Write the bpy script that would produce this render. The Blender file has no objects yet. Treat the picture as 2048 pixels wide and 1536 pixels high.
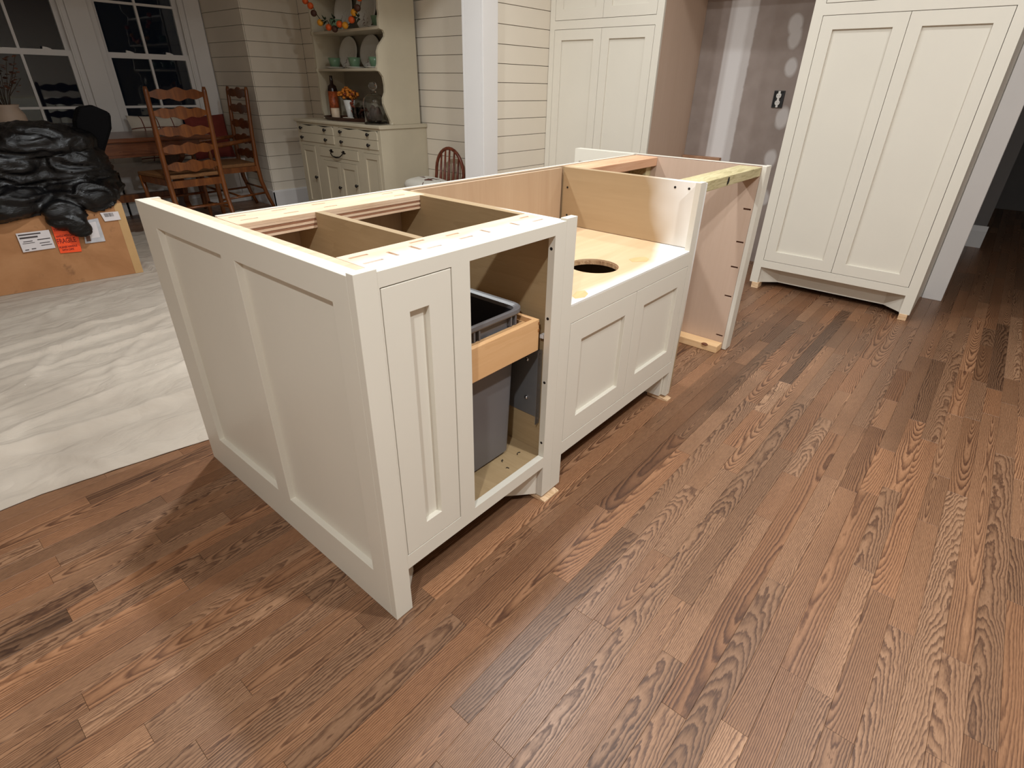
import bpy, bmesh, math, random
from mathutils import Vector, Matrix, noise
random.seed(7)
S = bpy.context.scene
COL = S.collection
# ------------------------------------------------------------------ camera
cam_d = bpy.data.cameras.new('camera'); cam = bpy.data.objects.new('camera', cam_d); COL.objects.link(cam)
r0 = Vector((0.6500, -0.7597, 0.0162)).normalized()
r2 = Vector((0.6699, 0.5628, -0.4842)).normalized()
r1 = r2.cross(r0).normalized(); r0 = r1.cross(r2).normalized()
mw = Matrix(((r0.x, -r1.x, -r2.x, -0.5030), (r0.y, -r1.y, -r2.y, -0.7815), (r0.z, -r1.z, -r2.z, 1.1682), (0, 0, 0, 1)))
cam.matrix_world = mw
cam_d.sensor_width = 36.0; cam_d.lens = 36.0 * 1079.67 / 2048.0; cam_d.clip_start = 0.02; cam_d.clip_end = 60
S.camera = cam
# ------------------------------------------------------------------ world, exposure
w = bpy.data.worlds.new('night'); S.world = w; w.use_nodes = True
w.node_tree.nodes['Background'].inputs[0].default_value = (0.02, 0.03, 0.05, 1)
w.node_tree.nodes['Background'].inputs[1].default_value = 0.05
vs = S.view_settings; vs.view_transform = 'Standard'; vs.look = 'None'; vs.gamma = 1; vs.use_curve_mapping = False
vs.exposure = 0.0
# ------------------------------------------------------------------ lights: recessed cans
CEIL = 2.55
CANS = [(-1.35, -1.0, 46), (0.75, -1.35, 46), (2.45, -0.85, 9), (0.75, 1.62, 41), (1.25, 0.45, 24), (2.35, 0.9, 9)]
def can_light(x, y, p, col=(0.95, 1.0, 1.02)):
    l = bpy.data.lights.new('can_lamp', 'AREA'); l.shape = 'DISK'; l.size = 0.11; l.energy = p; l.color = col
    o = bpy.data.objects.new('can_lamp', l); COL.objects.link(o); o.location = (x, y, CEIL - 0.02)
    return o
for x, y, p in CANS: can_light(x, y, p)

# ------------------------------------------------------------------ materials
def srgb(r, g, b):
    f = lambda c: (c / 255 / 12.92) if c / 255 <= 0.04045 else ((c / 255 + 0.055) / 1.055) ** 2.4
    return (f(r), f(g), f(b), 1)
class NT:
    def __init__(s, name):
        s.m = bpy.data.materials.new(name); s.m.use_nodes = True; s.t = s.m.node_tree
        s.b = s.t.nodes['Principled BSDF']
    def n(s, typ, **k):
        q = s.t.nodes.new(typ)
        for a, v in k.items():
            if a.startswith('i_'):
                key = a[2:]; key = int(key) if key.isdigit() else key.replace('_', ' ')
                q.inputs[key].default_value = v
            else: setattr(q, a, v)
        return q
    def l(s, a, b): s.t.links.new(a, b)
    def val(s, x, sock):
        if hasattr(x, 'links') or hasattr(x, 'is_output'): s.l(x, sock)
        else: sock.default_value = x
    def math(s, op, a, b=0.0, c=None, clamp=False):
        q = s.t.nodes.new('ShaderNodeMath'); q.operation = op; q.use_clamp = clamp
        s.val(a, q.inputs[0]); s.val(b, q.inputs[1])
        if c is not None: s.val(c, q.inputs[2])
        return q.outputs[0]
    def ramp(s, fac, stops, interp='LINEAR'):
        q = s.t.nodes.new('ShaderNodeValToRGB'); q.color_ramp.interpolation = interp
        e = q.color_ramp.elements
        while len(e) < len(stops): e.new(0.5)
        for i, (p, c) in enumerate(stops): e[i].position = p; e[i].color = c
        s.val(fac, q.inputs[0]); return q.outputs[0]
    def mix(s, fac, a, b, mode='MIX'):
        q = s.t.nodes.new('ShaderNodeMix'); q.data_type = 'RGBA'; q.blend_type = mode
        s.val(fac, q.inputs[0]); s.val(a, q.inputs[6]); s.val(b, q.inputs[7]); return q.outputs[2]
    def mapping(s, src, scale=(1, 1, 1), loc=(0, 0, 0)):
        q = s.t.nodes.new('ShaderNodeMapping'); q.inputs['Scale'].default_value = scale; q.inputs['Location'].default_value = loc
        s.l(src, q.inputs[0]); return q.outputs[0]
    def noise(s, vec, scale, detail=3, rough=0.5, dist=0.0):
        q = s.n('ShaderNodeTexNoise'); s.l(vec, q.inputs['Vector']); q.inputs['Scale'].default_value = scale
        q.inputs['Detail'].default_value = detail; q.inputs['Roughness'].default_value = rough; q.inputs['Distortion'].default_value = dist
        return q.outputs['Fac']
    def bump(s, h, strength=0.2, dist=0.002):
        q = s.n('ShaderNodeBump'); q.inputs['Strength'].default_value = strength; q.inputs['Distance'].default_value = dist
        s.l(h, q.inputs['Height']); s.l(q.outputs[0], s.b.inputs['Normal'])
MATS = {}
def plain(name, col, rough=0.5, var=0.05, scale=8.0, metal=0.0, bump=0.0, spec=0.5):
    if name in MATS: return MATS[name]
    t = NT(name); co = t.n('ShaderNodeTexCoord').outputs['Object']
    f = t.noise(co, scale, 4, 0.6)
    d = tuple(c * (1 - var) for c in col[:3]) + (1,); h = tuple(min(1, c * (1 + var)) for c in col[:3]) + (1,)
    t.l(t.ramp(f, [(0.3, d), (0.7, h)]), t.b.inputs['Base Color'])
    t.b.inputs['Roughness'].default_value = rough; t.b.inputs['Metallic'].default_value = metal
    t.b.inputs['Specular IOR Level'].default_value = spec
    if bump: t.bump(t.noise(co, scale * 12, 3), bump, 0.001)
    MATS[name] = t.m; return t.m
PAINT = plain('cabinet_paint', srgb(220, 213, 199), 0.42, 0.015, 3)
PAINTW = plain('trim_paint', srgb(224, 220, 217), 0.45, 0.015, 3)
SHIP = plain('shiplap_paint', srgb(226, 215, 198), 0.5, 0.02, 2)
GROOVE = plain('groove_shadow_paint', srgb(120, 112, 100), 0.7, 0.05)
HUTCHP = plain('hutch_paint', srgb(196, 184, 160), 0.45, 0.04, 5)
CEILM = plain('ceiling_paint', srgb(235, 230, 222), 0.8, 0.01)
WALLP = plain('wall_paint', srgb(200, 190, 176), 0.7, 0.02)
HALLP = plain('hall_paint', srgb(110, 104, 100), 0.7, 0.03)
BLACKM = plain('black_iron', srgb(26, 20, 18), 0.45, 0.1, 20, 0.3)
DARK = plain('dark_hole', srgb(28, 18, 12), 0.9, 0.05)
def wood(name, c_dark, c_mid, c_light, scale=1.0, rough=0.45, axis=0, ringf=60, spray=None, contrast=1.0, bumpv=0.05):
    """sawn or veneered wood in object space, grain along axis"""
    if name in MATS: return MATS[name]
    t = NT(name); co = t.n('ShaderNodeTexCoord').outputs['Object']
    sc = [6.0 * scale] * 3; sc[axis] = 0.7 * scale
    m = t.mapping(co, tuple(sc))
    n1 = t.noise(m, 2.2, 5, 0.6, 0.7)
    sc2 = [160.0 * scale] * 3; sc2[axis] = 4.0 * scale
    n2 = t.noise(t.mapping(co, tuple(sc2)), 1.0, 3, 0.6)
    ring = t.math('FRACT', t.math('MULTIPLY', n1, ringf / 10.0))
    f = t.math('ADD', t.math('MULTIPLY', ring, 0.45 * contrast), t.math('ADD', t.math('MULTIPLY', n1, 0.5), t.math('MULTIPLY', n2, 0.28)))
    c = t.ramp(f, [(0.25, c_light), (0.6, c_mid), (1.0, c_dark)])
    if spray:
        # white paint overspray: real paint near the painted front edge, in world position
        g = t.n('ShaderNodeNewGeometry').outputs['Position']; sx = t.n('ShaderNodeSeparateXYZ'); t.l(g, sx.inputs[0])
        base = spray(t, sx, g)
        c = t.mix(base, c, srgb(238, 234, 228))
    t.l(c, t.b.inputs['Base Color']); t.b.inputs['Roughness'].default_value = rough
    if bumpv: t.bump(n2, bumpv, 0.0008)
    MATS[name] = t.m; return t.m
PLY = wood('birch_ply', srgb(136, 110, 78), srgb(160, 134, 98), srgb(174, 148, 112), 0.8, 0.5, 1, 40, contrast=0.35)
PLYZ = wood('birch_ply_upright', srgb(152, 124, 98), srgb(176, 148, 120), srgb(188, 162, 134), 0.6, 0.5, 2, 30, contrast=0.25)
PLYG = wood('prefinished_ply', srgb(176, 148, 126), srgb(194, 166, 144), srgb(202, 176, 156), 0.5, 0.5, 2, 20, contrast=0.15)
PLYE = wood('ply_edge', srgb(182, 142, 110), srgb(216, 182, 150), srgb(230, 202, 174), 1.2, 0.7, 0, 50, contrast=0.5)
PLYL = wood('ply_layers', srgb(150, 104, 72), srgb(200, 160, 118), srgb(222, 188, 150), 1.0, 0.8, 0, 90, contrast=1.0)
MAPLE = wood('maple_box', srgb(186, 134, 84), srgb(210, 162, 112), srgb(222, 178, 130), 0.7, 0.4, 0, 20, contrast=0.3)
PINE = wood('pine_lumber', srgb(176, 124, 92), srgb(212, 160, 124), srgb(226, 182, 148), 0.9, 0.6, 0, 50, contrast=0.7)
PINEY = wood('pine_lumber_short', srgb(188, 140, 92), srgb(228, 184, 132), srgb(240, 204, 158), 0.9, 0.6, 1, 30, contrast=0.4)
TREAT = wood('treated_lumber', srgb(146, 132, 90), srgb(190, 176, 134), srgb(208, 196, 156), 1.5, 0.6, 0, 70, contrast=1.0)
CHAIRW = wood('stained_chair_wood', srgb(50, 24, 9), srgb(104, 56, 24), srgb(134, 78, 34), 2.0, 0.32, 2, 30, contrast=0.6)
TABLEW = wood('table_wood', srgb(48, 22, 12), srgb(96, 50, 26), srgb(126, 72, 40), 1.0, 0.25, 0, 40, contrast=0.6)
RUSH = wood('rush_seat', srgb(84, 50, 24), srgb(126, 84, 44), srgb(150, 104, 60), 3.0, 0.7, 0, 90, contrast=1.0)
def spray_top(t, sx, g):
    nz = t.noise(g, 14, 3)
    d = t.math('SUBTRACT', 0.125, t.math('ADD', sx.outputs['Y'], t.math('MULTIPLY', nz, 0.05)))
    return t.math('MULTIPLY', d, 16.0, clamp=True)
PLYTOP = wood('birch_ply_oversprayed', srgb(186, 150, 122), srgb(220, 188, 160), srgb(234, 208, 182), 1.2, 0.6, 0, 50, contrast=0.5, spray=spray_top)
def spray_deck(t, sx, g):
    nz = t.noise(g, 7, 2)
    # bare where tape sat in the middle of the front edge
    a = t.math('ADD', t.math('MULTIPLY', sx.outputs['X'], 0.42), -0.46)          # widens to the right
    lim = t.math('MAXIMUM', a, 0.052)
    lim = t.math('ADD', lim, t.math('MULTIPLY', t.math('SUBTRACT', nz, 0.5), 0.03))
    return t.math('MULTIPLY', t.math('SUBTRACT', lim, sx.outputs['Y']), 22.0, clamp=True)
PLYDECK = wood('birch_deck_oversprayed', srgb(184, 148, 110), srgb(206, 170, 132), srgb(218, 186, 150), 0.9, 0.42, 0, 30, contrast=0.35, spray=spray_deck)
def spray_part(t, sx, g):
    nz = t.noise(g, 5, 2)
    lim = t.math('ADD', 0.12, t.math('MULTIPLY', nz, 0.16))
    lim = t.math('ADD', lim, t.math('MULTIPLY', t.math('SUBTRACT', sx.outputs['Z'], 0.75), 0.35))
    return t.math('MULTIPLY', t.math('SUBTRACT', lim, sx.outputs['Y']), 7.0, clamp=True)
PLYPART = wood('birch_side_oversprayed', srgb(146, 122, 90), srgb(166, 140, 106), srgb(176, 150, 116), 0.6, 0.45, 1, 26, contrast=0.25, spray=spray_part)
def oak_floor():
    t = NT('oak_floor'); at = t.n('ShaderNodeAttribute', attribute_name='rnd')
    s = t.n('ShaderNodeSeparateColor'); t.l(at.outputs['Color'], s.inputs[0]); R, G, B = s.outputs[0], s.outputs[1], s.outputs[2]
    pos = t.n('ShaderNodeNewGeometry').outputs['Position']
    sx = t.n('ShaderNodeSeparateXYZ'); t.l(pos, sx.inputs[0]); X, Y = sx.outputs[0], sx.outputs[1]
    at2 = t.n('ShaderNodeAttribute', attribute_name='cen')     # board centre y
    yc = t.math('SUBTRACT', Y, at2.outputs['Fac'])
    xo = t.math('ADD', X, t.math('MULTIPLY', R, 37.0))
    cb = t.n('ShaderNodeCombineXYZ'); t.l(xo, cb.inputs[0]); t.l(yc, cb.inputs[1]); t.l(t.math('MULTIPLY', G, 11.0), cb.inputs[2]); V = cb.outputs[0]
    # cone shaped growth rings cut along the board -> cathedrals
    off = t.math('MULTIPLY', t.math('SUBTRACT', G, 0.5), 0.11)
    y2 = t.math('ADD', yc, off)
    nl = t.math('SUBTRACT', t.noise(t.mapping(V, (1.5, 4.0, 1)), 1.0, 2, 0.5), 0.5)
    nm = t.math('SUBTRACT', t.noise(t.mapping(V, (9, 34, 1)), 1.0, 4, 0.6), 0.5)
    at3 = t.n('ShaderNodeAttribute', attribute_name='cenx'); xl = t.math('SUBTRACT', X, at3.outputs['Fac'])
    slope = t.math('ADD', 0.008, t.math('MULTIPLY', t.math('FRACT', t.math('MULTIPLY', G, 7.0)), 0.055))
    h = t.math('ADD', t.math('MULTIPLY', xl, slope), t.math('ADD', t.math('MULTIPLY', t.math('SUBTRACT', B, 0.5), 0.12), t.math('ADD', t.math('MULTIPLY', nl, 0.05), t.math('MULTIPLY', nm, 0.006))))
    r = t.math('SQRT', t.math('ADD', t.math('MULTIPLY', y2, y2), t.math('MULTIPLY', h, h)))
    nf = t.math('SUBTRACT', t.noise(t.mapping(V, (22, 90, 1)), 1.0, 3, 0.65), 0.5)
    r = t.math('ADD', r, t.math('ADD', t.math('MULTIPLY', nm, 0.0065), t.math('MULTIPLY', nf, 0.0028)))
    fr = t.math('FRACT', t.math('MULTIPLY', r, t.math('ADD', 190.0, t.math('MULTIPLY', R, 130.0))))
    ring = t.math('MULTIPLY', t.math('POWER', fr, 2.0), t.math('MULTIPLY', t.math('SUBTRACT', 1.0, fr), 5.0, clamp=True))
    strg = t.math('ADD', 0.35, t.math('MULTIPLY', t.noise(t.mapping(V, (1.1, 12, 1)), 1.0, 1), 1.25))
    ring = t.math('MULTIPLY', ring, strg)
    pores = t.noise(t.mapping(V, (11, 420, 1)), 1.0, 2, 0.7)
    pores2 = t.noise(t.mapping(V, (50, 900, 1)), 1.0, 1, 0.6)
    late = t.math('MULTIPLY', ring, t.math('ADD', 0.45, t.math('MULTIPLY', pores, 1.0)))
    f = t.math('ADD', t.math('MULTIPLY', late, 0.76), t.math('MULTIPLY', pores2, 0.46))
    broad = t.noise(t.mapping(V, (1.2, 8, 1)), 1.0, 2)
    c = t.ramp(f, [(0.10, srgb(168, 128, 98)), (0.32, srgb(142, 104, 76)), (0.62, srgb(98, 66, 46)), (0.95, srgb(64, 40, 29))])
    tone = t.ramp(R, [(0.0, (0.46, 0.44, 0.43, 1)), (0.2, (0.70, 0.68, 0.66, 1)), (0.5, (0.92, 0.91, 0.90, 1)), (0.8, (1.06, 1.07, 1.07, 1)), (1.0, (1.30, 1.35, 1.38, 1))])
    c = t.mix(1.0, c, tone, 'MULTIPLY')
    hue = t.ramp(B, [(0.0, (1.06, 0.96, 0.88, 1)), (0.5, (1, 1, 1, 1)), (1.0, (0.95, 1.0, 1.06, 1))])
    c = t.mix(1.0, c, hue, 'MULTIPLY')
    bt = t.ramp(broad, [(0.2, (0.84, 0.83, 0.82, 1)), (0.8, (1.1, 1.1, 1.1, 1))])
    c = t.mix(1.0, c, bt, 'MULTIPLY')
    t.l(c, t.b.inputs['Base Color'])
    t.l(t.math('ADD', 0.34, t.math('MULTIPLY', f, 0.14)), t.b.inputs['Roughness'])
    t.bump(t.math('SUBTRACT', 0.0, f), 0.12, 0.0006)
    return t.m
OAK = oak_floor()
SEAM = plain('floor_seam', srgb(64, 40, 27), 0.8, 0.05)

# ------------------------------------------------------------------ mesh helpers
class MB:
    def __init__(s): s.v = []; s.f = []; s.mi = []; s.cur = 0; s.smooth = False; s.sm = []
    def add(s, vs, fs):
        b = len(s.v); s.v += [tuple(v) for v in vs]
        for f in fs: s.f.append([i + b for i in f]); s.mi.append(s.cur); s.sm.append(s.smooth)
        return s
    def box(s, x0, x1, y0, y1, z0, z1):
        return s.add([(x0, y0, z0), (x1, y0, z0), (x1, y1, z0), (x0, y1, z0), (x0, y0, z1), (x1, y0, z1), (x1, y1, z1), (x0, y1, z1)],
                     [(0, 3, 2, 1), (4, 5, 6, 7), (0, 1, 5, 4), (1, 2, 6, 5), (2, 3, 7, 6), (3, 0, 4, 7)])
    def prism(s, poly, axis, a, b):
        """extrude a 2D polygon along axis between a and b; poly given in the two other axes (order x,y,z without axis)"""
        n = len(poly); P = []
        for d in (a, b):
            for p in poly:
                q = list(p); q.insert(axis, d); P.append(q)
        area = sum(poly[i][0] * poly[(i + 1) % n][1] - poly[(i + 1) % n][0] * poly[i][1] for i in range(n))
        flip = (area > 0) ^ (axis == 1)
        if a > b: flip = not flip
        F = [list(range(n))[::-1] if flip else list(range(n)), list(range(n, 2 * n)) if flip else list(range(n, 2 * n))[::-1]]
        for i in range(n):
            j = (i + 1) % n
            F.append([i, j, n + j, n + i] if flip else [i, n + i, n + j, j])
        return s.add(P, F)
    def plate(s, axis, a, b, rect, holes):
        """flat plate with rectangular holes as one solid; rect/holes = (u0,u1,v0,v1) in the other two axes"""
        us = sorted(set([rect[0], rect[1]] + [h[i] for h in holes for i in (0, 1)])); vs_ = sorted(set([rect[2], rect[3]] + [h[i] for h in holes for i in (2, 3)]))
        ins = lambda i, j: 0 <= i < len(us) - 1 and 0 <= j < len(vs_) - 1 and not any(h[0] - 1e-6 <= us[i] and us[i + 1] <= h[1] + 1e-6 and h[2] - 1e-6 <= vs_[j] and vs_[j + 1] <= h[3] + 1e-6 for h in holes)
        idx = {}; P = []; F = []
        def vid(i, j, k):
            if (i, j, k) not in idx:
                q = [us[i], vs_[j]]; q.insert(axis, b if k else a); idx[(i, j, k)] = len(P); P.append(q)
            return idx[(i, j, k)]
        fl = (axis == 1) ^ (a > b)
        def face(L): F.append(L[::-1] if fl else L)
        for i in range(len(us) - 1):
            for j in range(len(vs_) - 1):
                if not ins(i, j): continue
                face([vid(i, j, 1), vid(i + 1, j, 1), vid(i + 1, j + 1, 1), vid(i, j + 1, 1)])
                face([vid(i, j, 0), vid(i, j + 1, 0), vid(i + 1, j + 1, 0), vid(i + 1, j, 0)])
                if not ins(i - 1, j): face([vid(i, j, 0), vid(i, j, 1), vid(i, j + 1, 1), vid(i, j + 1, 0)])
                if not ins(i + 1, j): face([vid(i + 1, j, 0), vid(i + 1, j + 1, 0), vid(i + 1, j + 1, 1), vid(i + 1, j, 1)])
                if not ins(i, j - 1): face([vid(i, j, 0), vid(i + 1, j, 0), vid(i + 1, j, 1), vid(i, j, 1)])
                if not ins(i, j + 1): face([vid(i, j + 1, 0), vid(i, j + 1, 1), vid(i + 1, j + 1, 1), vid(i + 1, j + 1, 0)])
        return s.add(P, F)
    def tube(s, pts, rad, n=10, cap=True, closed=False):
        pts = [Vector(p) for p in pts]; m = len(pts); R = rad if isinstance(rad, (list, tuple)) else [rad] * m
        P = []; up = None
        for i, p in enumerate(pts):
            if closed: t = (pts[(i + 1) % m] - pts[i - 1]).normalized()
            else: t = (pts[min(i + 1, m - 1)] - pts[max(i - 1, 0)]).normalized()
            if up is None:
                up = Vector((0, 0, 1)) if abs(t.z) < 0.9 else Vector((1, 0, 0))
            sd = t.cross(up)
            if sd.length < 1e-4: sd = t.cross(Vector((0, 1, 0)))
            sd.normalize(); u2 = sd.cross(t).normalized(); up = u2
            for k in range(n):
                a = 2 * math.pi * k / n; P.append(p + (sd * math.cos(a) + u2 * math.sin(a)) * R[i])
        F = []
        for i in range(m if closed else m - 1):
            i2 = (i + 1) % m
            for k in range(n):
                k2 = (k + 1) % n; F.append([i * n + k, i * n + k2, i2 * n + k2, i2 * n + k])
        b = len(s.f); sm = s.smooth; s.smooth = True; s.add(P, F); s.smooth = sm
        if cap and not closed:
            s.add(P[:n], [list(range(n))[::-1]]); s.add(P[-n:], [list(range(n))])
        return s
    def lathe(s, prof, c, n=20, ax='z'):
        """prof: list of (r, z)"""
        P = []; F = []
        for r, z in prof:
            for k in range(n):
                a = 2 * math.pi * k / n; q = (r * math.cos(a), r * math.sin(a), z)
                if ax == 'x': q = (z, q[0], q[1])
                if ax == 'y': q = (q[0], z, q[1])
                P.append((c[0] + q[0], c[1] + q[1], c[2] + q[2]))
        for i in range(len(prof) - 1):
            for k in range(n):
                k2 = (k + 1) % n; F.append([i * n + k, i * n + k2, (i + 1) * n + k2, (i + 1) * n + k])
        sm = s.smooth; s.smooth = True; s.add(P, F); s.smooth = sm
        if prof[0][0] > 1e-5: s.add(P[:n], [list(range(n))[::-1]])
        if prof[-1][0] > 1e-5: s.add(P[-n:], [list(range(n))])
        return s
    def ell(s, c, r, n=14, m=8):
        prof = [(math.sin(math.pi * i / m), -math.cos(math.pi * i / m)) for i in range(m + 1)]
        P = []; F = []
        for rr, z in prof:
            for k in range(n):
                a = 2 * math.pi * k / n; P.append((c[0] + r[0] * rr * math.cos(a), c[1] + r[1] * rr * math.sin(a), c[2] + r[2] * z))
        for i in range(m):
            for k in range(n):
                k2 = (k + 1) % n; F.append([i * n + k, i * n + k2, (i + 1) * n + k2, (i + 1) * n + k])
        sm = s.smooth; s.smooth = True; s.add(P, F); s.smooth = sm; return s
def wloc(o):
    v = Vector((0, 0, 0))
    while o: v = v + o.location; o = o.parent
    return v
def obj(name, mb, mats, parent=None, local=False, bevel=0.0, kind=None, fix=True):
    me = bpy.data.meshes.new(name)
    off = Vector((0, 0, 0)) if (local or parent is None) else wloc(parent)
    me.from_pydata([(v[0] - off.x, v[1] - off.y, v[2] - off.z) for v in mb.v], [], mb.f)
    if not isinstance(mats, (list, tuple)): mats = [mats]
    for m in mats: me.materials.append(m)
    me.polygons.foreach_set('material_index', mb.mi); me.polygons.foreach_set('use_smooth', mb.sm)
    if fix:
        bm = bmesh.new(); bm.from_mesh(me)
        bmesh.ops.remove_doubles(bm, verts=bm.verts, dist=1e-6) if any(mb.sm) else None
        bmesh.ops.recalc_face_normals(bm, faces=bm.faces); bm.to_mesh(me); bm.free()
    me.update()
    o = bpy.data.objects.new(name, me); COL.objects.link(o)
    if parent: o.parent = parent
    if bevel:
        b = o.modifiers.new('bevel', 'BEVEL'); b.width = bevel; b.segments = 2; b.limit_method = 'ANGLE'; b.angle_limit = math.radians(50)
    if kind: o['kind'] = kind
    return o
def thing(name, label, cat, loc=(0, 0, 0), rz=0.0, group=None):
    o = bpy.data.objects.new(name, None); COL.objects.link(o); o.location = loc; o.rotation_euler = (0, 0, rz)
    o.empty_display_size = 0.05; o['label'] = label; o['category'] = cat
    if group: o['group'] = group
    return o
def tag(o, label, cat, group=None):
    o['label'] = label; o['category'] = cat
    if group: o['group'] = group
    return o
def struct(name, mb, m, **k):
    return obj(name, mb, m, kind='structure', **k)
def copy_tree(o, parent=None):
    c = o.copy(); COL.objects.link(c); c.parent = parent
    for ch in [x for x in o.children]: copy_tree(ch, c)
    return c
def shift(m, dx, dy, dz):
    m.v = [(a + dx, b + dy, c + dz) for a, b, c in m.v]; return m

# ================================================================== SETTING
# floor: subfloor slab plus every oak strip
BW = 0.0565
sub = struct('floor', MB().box(-2.6, 8.2, -3.2, 6.0, -0.06, -0.019), SEAM)
def board_mesh(name, boards, parent, kind=None):
    mb = MB(); cols = []; cens = []; cenx = []
    for (x0, x1, y0, y1, rr) in boards:
        e = 0.0004; z = -0.018; b = 0.0004
        zt = random.uniform(-0.0002, 0.0)
        P = [(x0, y0, z), (x1, y0, z), (x1, y1, z), (x0, y1, z),
             (x0, y0, zt - b), (x1, y0, zt - b), (x1, y1, zt - b), (x0, y1, zt - b),
             (x0 + e, y0 + e, zt), (x1 - e, y0 + e, zt), (x1 - e, y1 - e, zt), (x0 + e, y1 - e, zt)]
        mb.add(P, [(0, 1, 5, 4), (1, 2, 6, 5), (2, 3, 7, 6), (3, 0, 4, 7), (4, 5, 9, 8), (5, 6, 10, 9), (6, 7, 11, 10), (7, 4, 8, 11), (8, 9, 10, 11), (3, 2, 1, 0)])
        cols += list(rr) * 12; cens += [(y0 + y1) / 2] * 12; cenx += [(x0 + x1) / 2] * 12
    o = obj(name, mb, OAK, parent, fix=False, kind=kind)
    a = o.data.color_attributes.new('rnd', 'FLOAT_COLOR', 'POINT'); a.data.foreach_set('color', cols)
    c = o.data.attributes.new('cen', 'FLOAT', 'POINT'); c.data.foreach_set('value', cens)
    c = o.data.attributes.new('cenx', 'FLOAT', 'POINT'); c.data.foreach_set('value', cenx)
    return o
cx, cy = -0.503, -0.7815
near = []; far = []
def visible(x, y):
    d = Vector((x - cx, y - cy, -1.168)); w_ = d.dot(r2)
    if w_ <= 0.05: return None
    u = 1024 + 1079.67 * d.dot(r0) / w_; v = 768 + 1079.67 * d.dot(r1) / w_
    return (u, v, w_)
y = -3.192; row = 0
while y < 5.95:
    x = -2.6 - random.uniform(0, 0.6)
    while x < 8.2:
        L = random.choice([random.uniform(0.28, 0.55), random.uniform(0.5, 0.95), random.uniform(0.8, 1.5)])
        x1 = min(x + L, 8.2); x0 = max(x, -2.6)
        if x1 - x0 > 0.02:
            rr = (min(1, max(0, random.gauss(0.5, 0.21))), random.random(), random.random(), 1.0)
            g = 0.0002
            b = (x0 + g, x1 - g, y + g, y + BW - g, rr)
            best = 9e9
            for k in range(9):
                q = visible(x0 + (x1 - x0) * k / 8, y + BW / 2)
                if q and -40 < q[0] < 2090 and 0 < q[1] < 1600:
                    px, py = x0 + (x1 - x0) * k / 8, y
                    if (0.0 < px < 2.1 and 0.1 < py < 0.65): continue
                    if py > 1.2 and px < 1.9: continue
                    best = min(best, q[2])
            (near if best < 9e8 else far).append((best, b))
        x += L
    y += BW; row += 1
near.sort(key=lambda a: a[0])
for d, b in near[:296]: board_mesh('board', [b], sub)
board_mesh('board_field', [b for d, b in near[296:]] + [b for d, b in far], sub, kind='stuff')

struct('ceiling', MB().box(-2.6, 8.2, -3.2, 6.0, CEIL, CEIL + 0.05), CEILM)
struct('wall_left', MB().box(-2.65, -2.6, -3.2, 6.0, 0, CEIL), WALLP)
struct('wall_front', MB().box(-2.6, 8.2, -3.25, -3.2, 0, CEIL), WALLP)

def shiplap(name, axis, pos, a0, a1, z0, sp, zmax, thick, wthick, mat, sgn=-1):
    """planked wall: axis = normal axis; planks proud of a groove-coloured backing"""
    mb = MB()
    if axis == 1: mb.box(a0, a1, pos + thick, pos + wthick, 0, CEIL)
    else: mb.box(pos + thick, pos + wthick, a0, a1, 0, CEIL)
    wl = struct(name, mb, GROOVE)
    z = z0
    while z > 0.05: z -= sp
    while z < CEIL:
        lo, hi = max(z + 0.0018, 0.0), min(z + sp - 0.0018, CEIL)
        if hi > lo + 0.01:
            m = MB()
            if axis == 1: m.box(a0 + 0.001, a1 - 0.001, pos, pos + thick, lo, hi)
            else: m.box(pos, pos + thick, a0 + 0.001, a1 - 0.001, lo, hi)
            obj('plank', m, mat, wl, bevel=0.001)
        z += sp
    return wl
shiplap('wall_kitchen_back', 1, 2.065, 2.655, 3.87, 0.614, 0.1137, CEIL, 0.012, 0.145, SHIP)
shiplap('wall_dining_right', 0, 3.0, 2.212, 5.0, 0.742, 0.1260, CEIL, 0.012, 0.14, SHIP)
shiplap('wall_dining_back', 1, 5.0, 2.421, 3.0, 0.864, 0.1257, CEIL, 0.012, 0.80, SHIP)
shiplap('wall_bay_right', 0, 2.409, 5.0, 5.79, 0.864, 0.1257, CEIL, 0.011, 0.0115, SHIP)
# wall above the cased opening between kitchen and dining room
struct('wall_opening_header', MB().box(-2.6, 2.503, 2.065, 2.21, 2.3, CEIL), WALLP)
# casings of the opening
tr = struct('trim_1', MB().box(2.503, 2.649, 2.043, 2.064, 0, 2.4), PAINTW, bevel=0.002)
struct('trim_2', MB().box(2.503, 2.52, 2.0645, 2.2115, 0, 2.3), PAINTW, bevel=0.001)
struct('trim_3', MB().box(2.503, 2.62, 2.212, 2.232, 0, 2.4), PAINTW, bevel=0.002)
struct('trim_4', MB().box(-2.6, 2.503, 2.04, 2.235, 2.28, 2.3), PAINTW)
# baseboards in the dining room
struct('baseboard_back', MB().prism([(4.982, 0), (5.0, 0), (5.0, 0.155), (4.992, 0.155), (4.982, 0.14)], 0, 2.39, 3.0), PAINTW)
struct('baseboard_right', MB().prism([(2.984, 0), (3.0, 0), (3.0, 0.155), (2.992, 0.155), (2.984, 0.14)], 1, 2.24, 4.98), PAINTW)
struct('baseboard_bay', MB().box(2.393, 2.409, 4.982, 5.40, 0, 0.155), PAINTW)

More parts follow.
